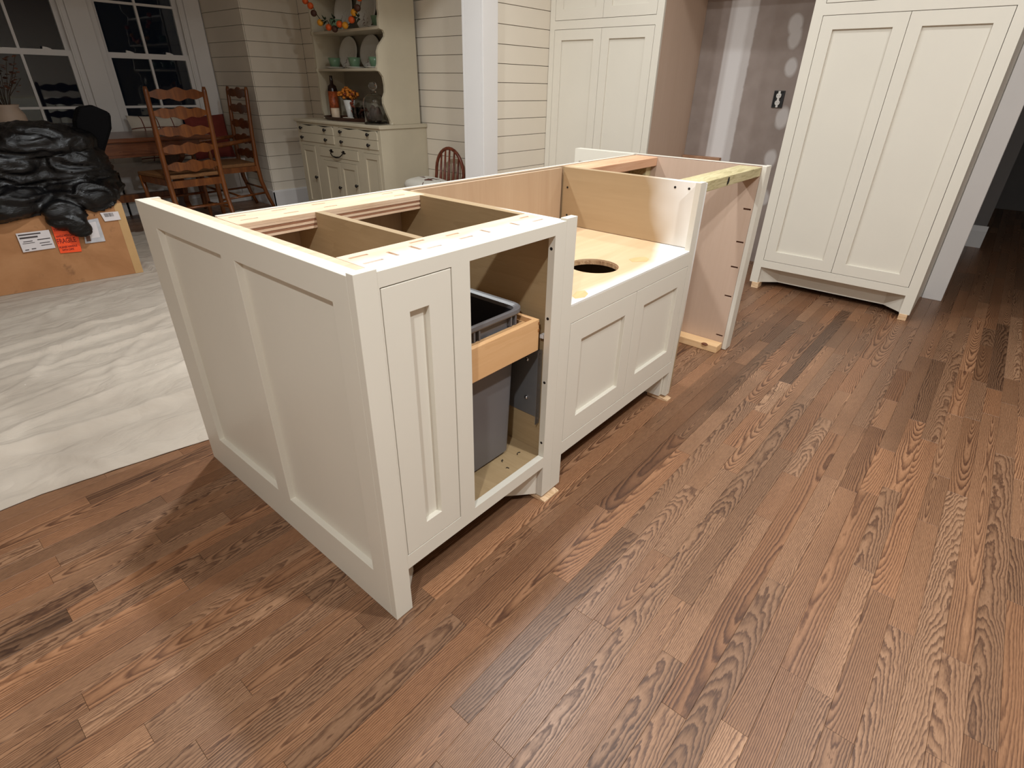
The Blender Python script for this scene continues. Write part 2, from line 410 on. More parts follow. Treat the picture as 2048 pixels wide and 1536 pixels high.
# window wall with two double-hung windows
WY = 5.79
wins = [(-0.40, 0.27), (0.46, 1.25), (1.445, 2.235)]
holes = [(a, b, 0.48, 2.21) for a, b in wins]
struct('wall_window', MB().plate(1, WY + 0.01, WY + 0.2, (-2.6, 2.421, 0, CEIL), holes), PAINTW)
def window(n, x0, x1):
    w_ = struct('window_%d' % n, MB().plate(1, WY + 0.01, WY + 0.11, (x0, x1, 0.48, 2.21), [(x0 + 0.02, x1 - 0.02, 0.50, 2.19)]), PAINTW)
    c0, c1 = x0 + 0.03, x1 - 0.03
    # jamb stop
    obj('jamb_stop', MB().plate(1, WY + 0.012, WY + 0.024, (x0 + 0.0205, x1 - 0.0205, 0.5005, 2.1895), [(x0 + 0.034, x1 - 0.034, 0.515, 2.175)]), PAINTW, w_)
    g0, g1 = x0 + 0.068, x1 - 0.068
    xm = (g0 + g1) / 2
    for nm, z0, z1, yy, mz in (('lower_sash', 0.50, 1.375, WY + 0.03, 0.925), ('upper_sash', 1.335, 2.19, WY + 0.062, 1.77)):
        zb, zt = z0 + (0.055 if nm == 'lower_sash' else 0.04), z1 - (0.045 if nm == 'lower_sash' else 0.05)
        hs = []
        for (u0, u1) in ((g0, xm - 0.010), (xm + 0.010, g1)):
            for (v0, v1) in ((zb, mz - 0.010), (mz + 0.010, zt)): hs.append((u0, u1, v0, v1))
        sh = obj(nm, MB().plate(1, yy, yy + 0.03, (x0 + 0.021, x1 - 0.021, z0 + 0.0005, z1), hs), PAINTW, w_)
        for h in hs:
            obj('pane', MB().box(h[0] - 0.004, h[1] + 0.004, yy + 0.012, yy + 0.016, h[2] - 0.004, h[3] + 0.004), GLASSD, sh)
        if nm == 'lower_sash':
            for q in ((x0 + (x1 - x0) * 0.30), (x0 + (x1 - x0) * 0.74)):
                obj('sash_lock', MB().prism([(q - 0.03, 1.375), (q + 0.035, 1.375), (q + 0.03, 1.381), (q + 0.005, 1.39), (q - 0.025, 1.395)], 1, yy + 0.004, yy + 0.024), PAINTW, sh)
    return w_
t = NT('window_glass'); t.b.inputs['Base Color'].default_value = (0.9, 0.95, 0.95, 1); t.b.inputs['Roughness'].default_value = 0.02
t.b.inputs['Transmission Weight'].default_value = 1.0; t.b.inputs['IOR'].default_value = 1.5; GLASSD = t.m
for i, (a, b) in enumerate(wins): window(i + 1, a, b)
# casings on the window wall
k = 5
for (a, b) in ((-0.50, -0.40), (0.27, 0.46), (1.265, 1.43), (2.25, 2.395)):
    struct('trim_%d' % k, MB().box(a, b, WY - 0.018, WY + 0.0095, 0.40, 2.33), PAINTW, bevel=0.003); k += 1
# ------------------------------------------------------------------ fridge alcove, right wall with doorway
def drywall():
    t = NT('unpainted_drywall'); g = t.n('ShaderNodeNewGeometry').outputs['Position']; sx = t.n('ShaderNodeSeparateXYZ'); t.l(g, sx.inputs[0])
    Y, Z = sx.outputs[1], sx.outputs[2]
    nz = t.noise(g, 9, 3); n2 = t.noise(g, 26, 3)
    # joint compound band, a thinner feather each side
    def band(y0, y1, soft):
        a = t.math('MULTIPLY', t.math('SUBTRACT', t.math('ADD', Y, t.math('MULTIPLY', t.math('SUBTRACT', n2, 0.5), 0.012)), y0), soft, clamp=True)
        b = t.math('MULTIPLY', t.math('SUBTRACT', y1, Y), soft, clamp=True); return t.math('MULTIPLY', a, b)
    m = t.math('ADD', t.math('MULTIPLY', band(0.80, 1.0, 90), 0.55), t.math('MULTIPLY', band(0.85, 0.97, 40), 0.35), clamp=True)
    for (yy, zz, rad) in ((0.553, 1.54, 0.05), (0.535, 1.47, 0.05), (0.515, 1.30, 0.045), (0.50, 1.00, 0.05), (0.515, 0.74, 0.05), (0.50, 0.47, 0.05)):
        dy = t.math('SUBTRACT', Y, yy); dz = t.math('SUBTRACT', Z, zz)
        d = t.math('SQRT', t.math('ADD', t.math('MULTIPLY', dy, dy), t.math('MULTIPLY', t.math('MULTIPLY', dz, dz), 0.5)))
        d = t.math('ADD', d, t.math('MULTIPLY', t.math('SUBTRACT', nz, 0.5), 0.04))
        sp = t.math('MULTIPLY', t.math('SUBTRACT', rad, d), 60, clamp=True)
        m = t.math('MAXIMUM', m, t.math('MULTIPLY', sp, 0.55))
    base = t.ramp(nz, [(0.3, srgb(146, 132, 124)), (0.7, srgb(158, 144, 136))])
    c = t.mix(m, base, srgb(226, 222, 220))
    t.l(c, t.b.inputs['Base Color']); t.b.inputs['Roughness'].default_value = 0.85
    return t.m
struct('wall_alcove', MB().box(3.87, 3.95, 0.24, 2.19, 0, CEIL), drywall())
RX = 3.81
struct('wall_right', MB().plate(0, RX, RX + 0.14, (-3.2, -0.60, 0, CEIL), [(-1.75, -0.75, -0.001, 2.1)]), WALLP)
struct('wall_pantry_back', MB().box(3.815, 3.95, -0.599, 0.239, 0, CEIL), WALLP)
struct('trim_9', MB().box(RX - 0.018, RX - 0.0005, -0.750, -0.645, 0, 2.2), PAINTW, bevel=0.003)
struct('trim_10', MB().box(RX - 0.018, RX - 0.0005, -1.85, -1.745, 0, 2.2), PAINTW, bevel=0.003)
struct('trim_11', MB().box(RX - 0.018, RX - 0.0005, -1.85, -0.645, 2.1, 2.2), PAINTW)
struct('trim_12', MB().box(RX - 0.0005, RX + 0.14, -0.7505, -0.735, 0, 2.1), PAINTW)
# dark hallway beyond the doorway
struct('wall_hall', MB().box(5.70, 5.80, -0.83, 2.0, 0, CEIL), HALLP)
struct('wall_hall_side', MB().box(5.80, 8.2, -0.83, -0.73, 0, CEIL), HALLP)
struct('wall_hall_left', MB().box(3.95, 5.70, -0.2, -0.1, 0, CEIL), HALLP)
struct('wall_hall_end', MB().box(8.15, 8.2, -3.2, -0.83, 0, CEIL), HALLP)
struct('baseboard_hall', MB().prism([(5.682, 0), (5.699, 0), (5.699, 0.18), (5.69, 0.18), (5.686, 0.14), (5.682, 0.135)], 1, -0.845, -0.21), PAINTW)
# closing walls on the far side of the dining room
struct('wall_outer_back', MB().box(3.14, 5.70, 2.22, 2.3, 0, CEIL), WALLP)

# ================================================================== ISLAND
H = 0.876
def shaker(name, parent, axis, front, depth, rect, rail, mat=None, recess=0.0135):
    """door leaf: stile-and-rail frame as one part with a recessed panel under it. front = coordinate of face, depth signed inward"""
    mat = mat or PAINT
    u0, u1, v0, v1 = rect; ru, rv = rail if isinstance(rail, tuple) else (rail, rail)
    f = obj(name, MB().plate(axis, front, front + depth, rect, [(u0 + ru, u1 - ru, v0 + rv, v1 - rv)]), mat, parent, bevel=0.0012)
    s = 1 if depth > 0 else -1
    p = MB(); a, b = front + s * recess, front + depth * 0.98
    q = (u0 + ru - 0.004, u1 - ru + 0.004, v0 + rv - 0.004, v1 - rv + 0.004)
    if axis == 0: p.box(min(a, b), max(a, b), q[0], q[1], q[2], q[3])
    else: p.box(q[0], q[1], min(a, b), max(a, b), q[2], q[3])
    obj('door_panel', p, mat, f)
    return f
# --- pull-out cabinet
cab = thing('waste_cabinet', 'painted island cabinet with a narrow door beside an open bay holding a grey bin', 'cabinet', (0.32, 0.3, 0))
ff = MB().plate(1, 0.0, 0.02, (0.05, 0.628, 0.022, H), [(0.053 + 0.0, 0.231, 0.179, 0.846), (0.283, 0.583, 0.175, 0.847), (0.0501, 0.583, 0.021, 0.137)])
obj('face_frame', ff, PAINT, cab, bevel=0.001)
obj('corner_post', MB().box(0.0, 0.05, -0.001, 0.0195, 0.0, H + 0.006), PAINT, cab, bevel=0.001)
d = shaker('door', cab, 1, 0.0, 0.019, (0.0555, 0.2285, 0.181, 0.8435), (0.062, 0.062))
# end panel of stiles, rails and two recessed panels, on the camera's left
ep = obj('end_panel', MB().plate(0, 0.0, 0.02, (0.0196, 1.013, 0.0, H), [(0.075, 0.460, 0.122, 0.815), (0.527, 0.905, 0.122, 0.815)]), PAINT, cab, bevel=0.0012)
obj('recessed_panel', MB().box(0.0165, 0.0199, 0.070, 0.465, 0.117, 0.82), PAINT, ep)
obj('recessed_panel', MB().box(0.0165, 0.0199, 0.522, 0.910, 0.117, 0.82), PAINT, ep)
ply = MB(); ply.box(0.0202, 0.034, 0.0196, 1.0125, 0.0, H - 0.001)
obj('painted_core', ply, PAINT, ep)
obj('side_panel', MB().box(0.036, 0.055, 0.0205, 0.995, 0.02, H - 0.002), PLYE, cab)
obj('cap_strip', MB().box(0.0202, 0.060, 0.9955, 1.0125, 0.0, H), PAINT, cab)
# stretchers
slots = [(0.069, 0.112, 0.106, 0.114), (0.067, 0.112, 0.057, 0.066), (0.144, 0.152, 0.060, 0.096), (0.203, 0.211, 0.062, 0.098), (0.222, 0.262, 0.112, 0.120), (0.220, 0.259, 0.054, 0.062),
         (0.318, 0.357, 0.103, 0.111), (0.320, 0.361, 0.062, 0.070), (0.408, 0.416, 0.060, 0.092), (0.511, 0.519, 0.060, 0.090), (0.573, 0.607, 0.103, 0.111), (0.567, 0.607, 0.056, 0.064)]
fs = obj('front_stretcher', MB().plate(2, H - 0.009, H - 0.0015, (0.0555, 0.6275, 0.0205, 0.134), slots), PLYTOP, cab)
obj('stretcher_core', MB().box(0.0555, 0.6275, 0.0205, 0.134, H - 0.019, H - 0.0091), PLYE, fs)
sl2 = []
for i, (a, b) in enumerate(((0.074, 0.117), (0.185, 0.225), (0.30, 0.34), (0.535, 0.575))):
    sl2 += [(a, b, 0.612, 0.618), (a + 0.006, b + 0.006, 0.562, 0.568)]
bs = obj('rear_stretcher', MB().plate(2, H - 0.009, H - 0.001, (0.0555, 0.6275, 0.527, 0.637), sl2), PLYE, cab)
lay = MB()
for k in range(5):
    lay.cur = k % 2
    lay.box(0.0555, 0.6275, 0.527 + (0.0012 if k % 2 else 0.0), 0.637, H - 0.040 + k * 0.0062, H - 0.0342 + k * 0.0062)
obj('ply_layers', lay, [PLYE, plain('ply_glue_layer', srgb(150, 104, 76), 0.8, 0.12, 30)], bs)
def notched(y1, zb): return [(0.0205, zb), (y1, zb), (y1, H - 0.042), (0.5265, H - 0.042), (0.5265, H - 0.001), (0.1345, H - 0.001), (0.1345, H - 0.020), (0.0205, H - 0.020)]
obj('divider', MB().prism(notched(0.6245, 0.1725), 0, 0.256, 0.276), PLY, cab)
obj('side_panel', MB().prism(notched(0.6245, 0.10), 0, 0.607, 0.6272), PLY, cab)
obj('cabinet_bottom', MB().box(0.0555, 0.6065, 0.0205, 0.62, 0.155, 0.172), PLY, cab)
obj('cabinet_back', MB().box(0.0555, 0.6275, 0.625, 0.637, 0.10, H - 0.042), PLYZ, cab)
# splayed toe: diagonal returns and recessed kick board
obj('foot_return', MB().prism([(0.0505, 0.0205), (0.128, 0.088), (0.119, 0.098), (0.0505, 0.037)], 2, 0.003, 0.136), PAINT, cab)
obj('foot_return', MB().prism([(0.583, 0.0205), (0.505, 0.088), (0.514, 0.098), (0.583, 0.037)], 2, 0.022, 0.136), PAINT, cab)
obj('kick_board', MB().box(0.128, 0.505, 0.088, 0.10, 0.028, 0.154), PAINT, cab)
for z in (0.813, 0.626, 0.432, 0.225):
    obj('hinge_hole', MB().lathe([(0.0042, -0.0006), (0.0042, 0.0)], (0.5829, 0.011, z), 10, 'x'), DARK, cab)
# pull-out frame
po = obj('pullout_frame', MB().plate(2, 0.528, 0.62, (0.290, 0.5785, 0.035, 0.53), [(0.305, 0.5655, 0.05, 0.515)]), MAPLE, cab, bevel=0.0015)
obj('bin_tray', MB().plate(2, 0.596, 0.606, (0.3055, 0.565, 0.0505, 0.5145), [(0.318, 0.5615, 0.080, 0.49)]), MAPLE, po)
dv = MB(); dv.box(0.5736, 0.5790, 0.0346, 0.047, 0.604, 0.612); dv.box(0.5736, 0.5790, 0.0346, 0.047, 0.583, 0.592)
obj('dovetail', dv, wood('maple_end_grain', srgb(120, 76, 40), srgb(150, 98, 54), srgb(168, 114, 66), 1, 0.5, 1), po)
STEEL = plain('zinc_steel', srgb(158, 156, 156), 0.35, 0.05, 20, 0.7)
sl = MB().plate(1, 0.040, 0.0415, (0.586, 0.6035, 0.275, 0.520), [(0.5925, 0.5965, z, z + 0.006) for z in (0.292, 0.306, 0.322, 0.34, 0.405, 0.47, 0.49, 0.505)])
sl.box(0.6035, 0.6068, 0.040, 0.46, 0.29, 0.515)
obj('slide_bracket', sl, STEEL, cab)
for z in (0.345, 0.473):
    obj('screw', MB().lathe([(0.0065, 0), (0.0065, -0.003), (0.003, -0.006), (0, -0.006)], (0.6034, 0.09, z), 12, 'x'), plain('bright_screw', srgb(200, 200, 204), 0.2, 0.02, 9, 1.0), cab)
obj('latch_block', MB().box(0.590, 0.6065, 0.028, 0.04, 0.560, 0.570), PAINTW, cab)
# shavings on the cabinet bottom
for i, (x, yy, a) in enumerate(((0.543, 0.070, 0.3), (0.475, 0.045, 1.9), (0.485, 0.080, 1.0))):
    m = MB().tube([(x + 0.004 * q * math.cos(a), yy + 0.003 * q * math.sin(a) + 0.004 * math.sin(q * (0.9 + 0.3 * i)), 0.1738 + 0.0008 * (q % 2)) for q in range(5)], 0.0011, 6)
    tag(obj('wood_shaving', m, DARK), 'dark curled shaving in the open cabinet bay, ' + ['nearest the right side', 'nearest the front rail', 'furthest from the right side'][i], 'shaving', 'dark shavings in the cabinet')
# --- grey bin
def rrect(x0, x1, y0, y1, r, z, n=5):
    P = []
    for (ccx, ccy, a0) in ((x1 - r, y1 - r, 0), (x0 + r, y1 - r, 90), (x0 + r, y0 + r, 180), (x1 - r, y0 + r, 270)):
        for k in range(n + 1):
            a = math.radians(a0 + 90 * k / n); P.append((ccx + r * math.cos(a), ccy + r * math.sin(a), z))
    return P
def loft(mb, rings, cap0=True, cap1=False):
    n = len(rings[0]); P = [p for r in rings for p in r]; F = []
    for i in range(len(rings) - 1):
        for k in range(n):
            k2 = (k + 1) % n; F.append([i * n + k, i * n + k2, (i + 1) * n + k2, (i + 1) * n + k])
    if cap0: F.append(list(range(n))[::-1])
    if cap1: F.append(list(range((len(rings) - 1) * n, len(rings) * n)))
    mb.add(P, F); return mb
BIN = plain('grey_bin_plastic', srgb(104, 100, 100), 0.38, 0.04, 12, bump=0.1)
bn = thing('waste_bin', 'grey plastic waste bin standing in the maple pull-out frame', 'bin', (0.45, 0.29, 0.19))
m = MB()
X0, X1, Y0, Y1 = 0.326, 0.5545, 0.0885, 0.475
loft(m, [rrect(X0 + 0.02, X1 - 0.012, Y0 + 0.012, Y1 - 0.02, 0.025, 0.185), rrect(X0, X1, Y0, Y1, 0.028, 0.60), rrect(X0, X1, Y0, Y1, 0.028, 0.636),
         rrect(X0 + 0.002, X1 - 0.002, Y0 + 0.002, Y1 - 0.002, 0.026, 0.636)], True, False)
obj('bin_body', m, BIN, bn)
m = MB(); loft(m, [rrect(X0 + 0.0025, X1 - 0.0025, Y0 + 0.0025, Y1 - 0.0025, 0.026, 0.636), rrect(X0 + 0.003, X1 - 0.003, Y0 + 0.003, Y1 - 0.003, 0.026, 0.60), rrect(X0 + 0.023, X1 - 0.015, Y0 + 0.015, Y1 - 0.023, 0.022, 0.19)], False, True)
obj('bin_inner', m, plain('dark_bin_inner', srgb(40, 38, 40), 0.45, 0.05, 9), bn)  # inner faces of the bin, a darker grey than the body
m = MB(); o_ = lambda e, z: rrect(X0 - e, X1 + e, Y0 - e, Y1 + e, 0.028 + e, z)
loft(m, [o_(0.001, 0.637), o_(0.015, 0.637), o_(0.017, 0.641), o_(0.016, 0.650), o_(0.012, 0.652), o_(0.006, 0.650), o_(-0.003, 0.646), o_(-0.004, 0.636)], False, False)
m.f.append([0, 0, 0]) if False else None
obj('bin_rim', m, BIN, bn)
for xx in (0.372, 0.390, 0.512, 0.530):
    obj('rib', MB().box(xx - 0.003, xx + 0.003, 0.0770, 0.0883, 0.607, 0.6368), BIN, bn)
# --- sink base cabinet
sk = thing('sink_cabinet', 'painted sink base cabinet with two doors and a cut-away top holding a round drain hole', 'cabinet', (1.07, 0.3, 0))
ZS = 0.637
m = MB().plate(1, 0.0, 0.02, (0.6285, 1.475, 0.022, H + 0.004), [(0.674, 1.430, ZS, H + 0.005), (0.678, 1.442, 0.184, 0.586), (0.678, 1.442, 0.0215, 0.135)])
obj('face_frame', m, PAINT, sk, bevel=0.001)
shaker('door', sk, 1, 0.0, 0.019, (0.6800, 1.0565, 0.1865, 0.584), (0.062, 0.066))
shaker('door', sk, 1, 0.0, 0.019, (1.0590, 1.4395, 0.1865, 0.584), (0.062, 0.066))
# deck with hole
N = 40; cxh, cyh, rh = 1.030, 0.158, 0.083
def deck(z0, z1, r, mat, name, parent):
    m = MB(); P = []; circ = [(cxh + r * math.cos(2 * math.pi * k / N), cyh + r * math.sin(2 * math.pi * k / N)) for k in range(N)]
    x0, x1, y0, y1 = 0.6285, 1.4745, 0.0003 if name == 'sink_deck' else 0.0205, 0.612
    def edge(k):
        a = 2 * math.pi * k / N; c, s_ = math.cos(a), math.sin(a)
        tt = min([(q) for q in (((x1 - cxh) / c) if c > 1e-9 else 9e9, ((x0 - cxh) / c) if c < -1e-9 else 9e9, ((y1 - cyh) / s_) if s_ > 1e-9 else 9e9, ((y0 - cyh) / s_) if s_ < -1e-9 else 9e9)])
        return (cxh + tt * c, cyh + tt * s_)
    outer = [edge(k) for k in range(N)]
    # insert true corners
    ring = []
    corners = [(x1, y1), (x0, y1), (x0, y0), (x1, y0)]
    for k in range(N):
        ring.append((outer[k], k))
        a0 = 2 * math.pi * k / N; a1 = 2 * math.pi * (k + 1) / N
        for cc in corners:
            ac = math.atan2(cc[1] - cyh, cc[0] - cxh) % (2 * math.pi)
            if a0 < ac < a1: ring.append((cc, None))
    for z in (z1, z0):
        base = len(P)
    P = [(c[0], c[1], z) for z in (z1, z0) for c in circ]; ro = [(p[0], p[1], z) for z in (z1, z0) for p, k in ring]
    nr = len(ring); P += ro; F = []
    for lv in (0, 1):
        cb_, ob = lv * N, 2 * N + lv * nr; j = 0
        for k in range(N):
            fidx = [cb_ + k]; j0 = next(i for i, (p, kk) in enumerate(ring) if kk == k); i = j0
            fidx.append(ob + i)
            while True:
                i = (i + 1) % nr; fidx.append(ob + i)
                if ring[i][1] is not None: break
            fidx.append(cb_ + (k + 1) % N)
            F.append(fidx if lv == 0 else fidx[::-1])
    for k in range(N): k2 = (k + 1) % N; F.append([k, k2, N + k2, N + k])
    for i in range(nr): i2 = (i + 1) % nr; F.append([2 * N + i, 2 * N + nr + i, 2 * N + nr + i2, 2 * N + i2])
    m.add(P, F)
    return obj(name, m, mat, parent)
dk = deck(ZS + 0.0005, ZS + 0.006, rh, PLYDECK, 'sink_deck', sk)
deck(ZS - 0.013, ZS + 0.0003, rh - 0.001, PLYL, 'deck_core', dk)
# bare patches where tape kept the paint off
for nm_, pts in (('bare_patch', [(0.722, 0.020), (0.750, 0.006), (0.782, 0.016), (0.80, 0.040), (0.775, 0.052), (0.735, 0.04)]), ('bare_patch', [(1.16, 0.085), (1.20, 0.052), (1.235, 0.062), (1.25, 0.085), (1.215, 0.105), (1.18, 0.11)])):
    obj(nm_, MB().prism(pts, 2, ZS + 0.0061, ZS + 0.0066), MAPLE, dk)
obj('side_panel', MB().box(0.6285, 0.648, 0.0205, 0.612, 0.10, H - 0.003), PLYPART, sk)
rs = obj('side_panel', MB().box(1.4755, 1.494, 0.003, 0.624, 0.022, H - 0.001), PLYPART, sk)
obj('side_panel_inner', MB().box(1.462, 1.4750, 0.0205, 0.608, 0.645, H - 0.001), PLYPART, rs)
for (yy, zz) in ((0.585, 0.797), (0.109, 0.852), (0.055, 0.853), (0.580, 0.685)):
    obj('screw_hole', MB().lathe([(0.0045, -0.0006), (0.0045, 0)], (1.4618, yy, zz), 10, 'x'), DARK, rs)
obj('cabinet_bottom', MB().box(0.6485, 1.4615, 0.0205, 0.612, 0.155, 0.172), PLY, sk)
obj('cabinet_back', MB().box(0.650, 1.455, 0.6125, 0.624, 0.10, H - 0.004), PLYZ, sk)
obj('kick_board', MB().box(0.69, 1.43, 0.088, 0.10, 0.03, 0.154), PAINT, sk)
obj('foot_return', MB().box(1.421, 1.4418, 0.0205, 0.088, 0.022, 0.134), PAINT, sk)
obj('foot_return', MB().box(0.6785, 0.6895, 0.0205, 0.10, 0.022, 0.134), PAINT, sk)
# --- island back panel
bp = thing('island_back_panel', 'long painted back panel running behind both island cabinets', 'panel', (1.08, 0.65, 0))
obj('painted_face', MB().box(0.0605, 2.114, 0.645, 0.657, 0.0, H), PAINT, bp)
obj('ply_sheet', MB().box(0.0605, 2.114, 0.638, 0.6448, 0.0, H - 0.002), PLYZ, bp)
# --- far end panel
fp = thing('far_end_panel', 'far painted end panel of the island with bare wood inner face and pocket screw slots', 'panel', (2.15, 0.5, 0))
ps = []
for z in (0.693, 0.544, 0.425, 0.280, 0.071): ps.append((0.028, 0.062, z - 0.004, z + 0.004))
inn = obj('inner_sheet', MB().plate(0, 2.115, 2.121, (0.0205, 0.640, 0.042, H - 0.001), ps), PLYG, fp)
obj('sheet_core', MB().box(2.1212, 2.14, 0.0205, 0.640, 0.042, H - 0.001), wood('shaded_slot_wood', srgb(60, 34, 22), srgb(92, 54, 36), srgb(120, 74, 50), 2, 0.8, 1), inn)  # burnt cut wood, its dark brown also carrying the depth shade of the slots
obj('inner_lower', MB().box(2.115, 2.14, 0.0205, 0.640, 0.004, 0.0415), PLYG, fp)
obj('end_stile', MB().box(2.115, 2.178, 0.0, 0.0198, 0.003, H + 0.002), PAINT, fp, bevel=0.001)
op = obj('outer_frame', MB().plate(0, 2.160, 2.178, (0.0202, 1.013, 0.0, H), [(0.075, 0.460, 0.122, 0.815), (0.527, 0.905, 0.122, 0.815)]), PAINT, fp, bevel=0.001)
obj('recessed_panel', MB().box(2.1405, 2.1595, 0.0202, 0.640, 0.0, H), PAINT, fp)
obj('rear_wing', MB().plate(0, 2.128, 2.1595, (0.6585, 1.013, 0.0, H), [(0.72, 0.985, 0.122, 0.815)]), PAINT, fp)
obj('wing_panel', MB().box(2.135, 2.155, 0.715, 0.99, 0.117, 0.82), PAINT, fp)
# --- lumber in the dishwasher bay
tag(obj('front_beam', MB().box(1.4945, 2.1145, 0.0215, 0.118, H - 0.040, H - 0.002), TREAT, bevel=0.002), 'pale treated timber spanning the front top of the empty appliance bay', 'timber')
tag(obj('rear_beam', MB().box(1.4945, 2.1145, 0.518, 0.637, H - 0.042, H - 0.003), PINE, bevel=0.002), 'reddish pine timber along the back top of the empty appliance bay', 'timber')
tag(obj('corner_post', MB().box(2.065, 2.1145, 0.545, 0.637, 0.0, H - 0.0425), TREAT, bevel=0.002), 'upright treated timber in the back corner of the appliance bay', 'timber')
tag(obj('rear_post', MB().box(1.80, 1.838, 0.55, 0.637, 0.0, H - 0.0425), TREAT, bevel=0.002), 'upright timber mid-way along the back of the appliance bay', 'timber')
kn = MB(); kn.ell((1.745, 0.0214, 0.856), (0.010, 0.0012, 0.014)); kn.ell((1.738, 0.0214, 0.848), (0.006, 0.0012, 0.010))
fb = [o for o in COL.objects if o.name == 'front_beam'][0]
obj('knot', kn, DARK, fb)
fbk = tag(obj('floor_block', MB().box(2.045, 2.1145, 0.022, 0.636, 0.0, 0.037), PINEY, bevel=0.003), 'pine block lying on the floor against the far end panel', 'timber')
obj('knot', MB().ell((2.047, 0.085, 0.033), (0.012, 0.018, 0.0052)), wood('knot_wood', srgb(70, 34, 18), srgb(110, 60, 34), srgb(130, 76, 44), 4, 0.6), fbk)
SHIMW = wood('shim_wood', srgb(190, 150, 110), srgb(222, 186, 146), srgb(236, 206, 170), 3, 0.7, 1, 40)
for i, (x0, x1, y0, y1, h, lb) in enumerate(((0.585, 0.662, -0.012, 0.06, 0.012, 'thin wooden shim under the foot where the two island cabinets meet'), (1.436, 1.475, -0.014, 0.08, 0.014, 'small stacked wooden shim under the right foot of the sink cabinet'))):
    m = MB().prism([(y0, 0), (y1, 0), (y1, h + 0.008), (y0, h * 0.35)], 0, x0, x1)
    tag(obj('shim', m, SHIMW), lb, 'shim')

# ================================================================== TALL CABINETS
TX = 3.237
def tall(name, label, y0, y1, door_rects, zfoot, mids, right_face=None, left_face=None):
    t_ = thing(name, label, 'cabinet', (TX + 0.3, (y0 + y1) / 2, 0))
    st = 0.052
    holes = [(r[0], r[1], r[2], r[3]) for r in door_rects] + [(y0 + st + 0.0, y1 - st, zfoot - 0.001, 0.143)]
    obj('face_frame', MB().plate(0, TX, TX + 0.02, (y0, y1, zfoot, 2.35), holes), PAINT, t_, bevel=0.001)
    for r in door_rects:
        ym = (r[0] + r[1]) / 2; g = 0.0022
        for a, b in ((r[0] + g, ym - g / 2), (ym + g / 2, r[1] - g)):
            shaker('door', t_, 0, TX, 0.019, (a, b, r[2] + g, r[3] - g), (0.062, 0.064))
    obj('side_panel', MB().box(TX + 0.0202, 3.868 if right_face else 3.80, y0, y0 + 0.018, zfoot, 2.35), right_face or PAINT, t_)
    obj('side_panel', MB().box(TX + 0.0202, 3.868 if right_face else 3.80, y1 - 0.018, y1, zfoot, 2.35), left_face or PAINT, t_)
    obj('cabinet_bottom', MB().box(TX + 0.0205, 3.79, y0 + 0.019, y1 - 0.019, 0.15, 0.17), PAINT, t_)
    obj('carcass_back', MB().box(3.79, 3.80, y0 + 0.019, y1 - 0.019, 0.05, 2.35), PLYG, t_)
    obj('mid_shelf', MB().box(TX + 0.0205, 3.79, y0 + 0.019, y1 - 0.019, 1.53, 1.56), PAINT, t_)
    obj('cabinet_top', MB().box(TX + 0.0205, 3.79, y0 + 0.019, y1 - 0.019, 2.33, 2.35), PAINT, t_)
    for a, s_ in ((y1 - st, -1), (y0 + st, 1)):
        obj('foot_return', MB().prism([(TX + 0.0202, a), (TX + 0.105, a + s_ * 0.098), (TX + 0.115, a + s_ * 0.09), (TX + 0.036, a)], 2, zfoot, 0.1425), PAINT, t_)
    obj('kick_board', MB().box(TX + 0.105, TX + 0.117, y0 + st + 0.098, y1 - st - 0.098, zfoot, 0.1495), PAINT, t_)
    return t_
pan = tall('pantry_cabinet', 'tall painted double-door pantry at the right, raised on wooden shims', -0.640, 0.280, [(-0.588, 0.226, 0.190, 1.523), (-0.588, 0.226, 1.576, 2.28)], 0.037, None)
fr = tall('tall_cabinet', 'tall painted double-door cabinet in the corner with a bare wood right side', 1.168, 2.062, [(1.217, 2.019, 0.190, 1.523), (1.217, 2.019, 1.576, 2.28)], 0.037, None, right_face=PLYG)
for a, b, lb in ((-0.632, -0.590, 'wooden shim block under the right foot of the pantry'), (0.218, 0.262, 'wooden shim block under the left foot of the pantry')):
    tag(obj('shim', MB().box(TX - 0.004, TX + 0.07, a, b, 0.0, 0.0365), SHIMW, bevel=0.001), lb, 'shim')
for a, b in ((1.175, 1.22),):
    tag(obj('shim', MB().box(TX + 0.002, TX + 0.07, a, b, 0.0, 0.0365), SHIMW, bevel=0.001), 'wooden shim block under the corner tall cabinet', 'shim')
# cabinet bridging the fridge alcove above the frame
br = thing('bridge_cabinet', 'painted cabinet bridging the refrigerator alcove between the tall cabinets', 'cabinet', (3.55, 0.72, 1.86))
obj('carcass', MB().box(TX + 0.0205, 3.868, 0.2805, 1.1675, 1.86, 2.35), PAINT, br)
shaker('door', br, 0, TX, 0.02, (0.2815, 0.7235, 1.875, 2.34), 0.062); shaker('door', br, 0, TX, 0.02, (0.7255, 1.1665, 1.875, 2.34), 0.062)
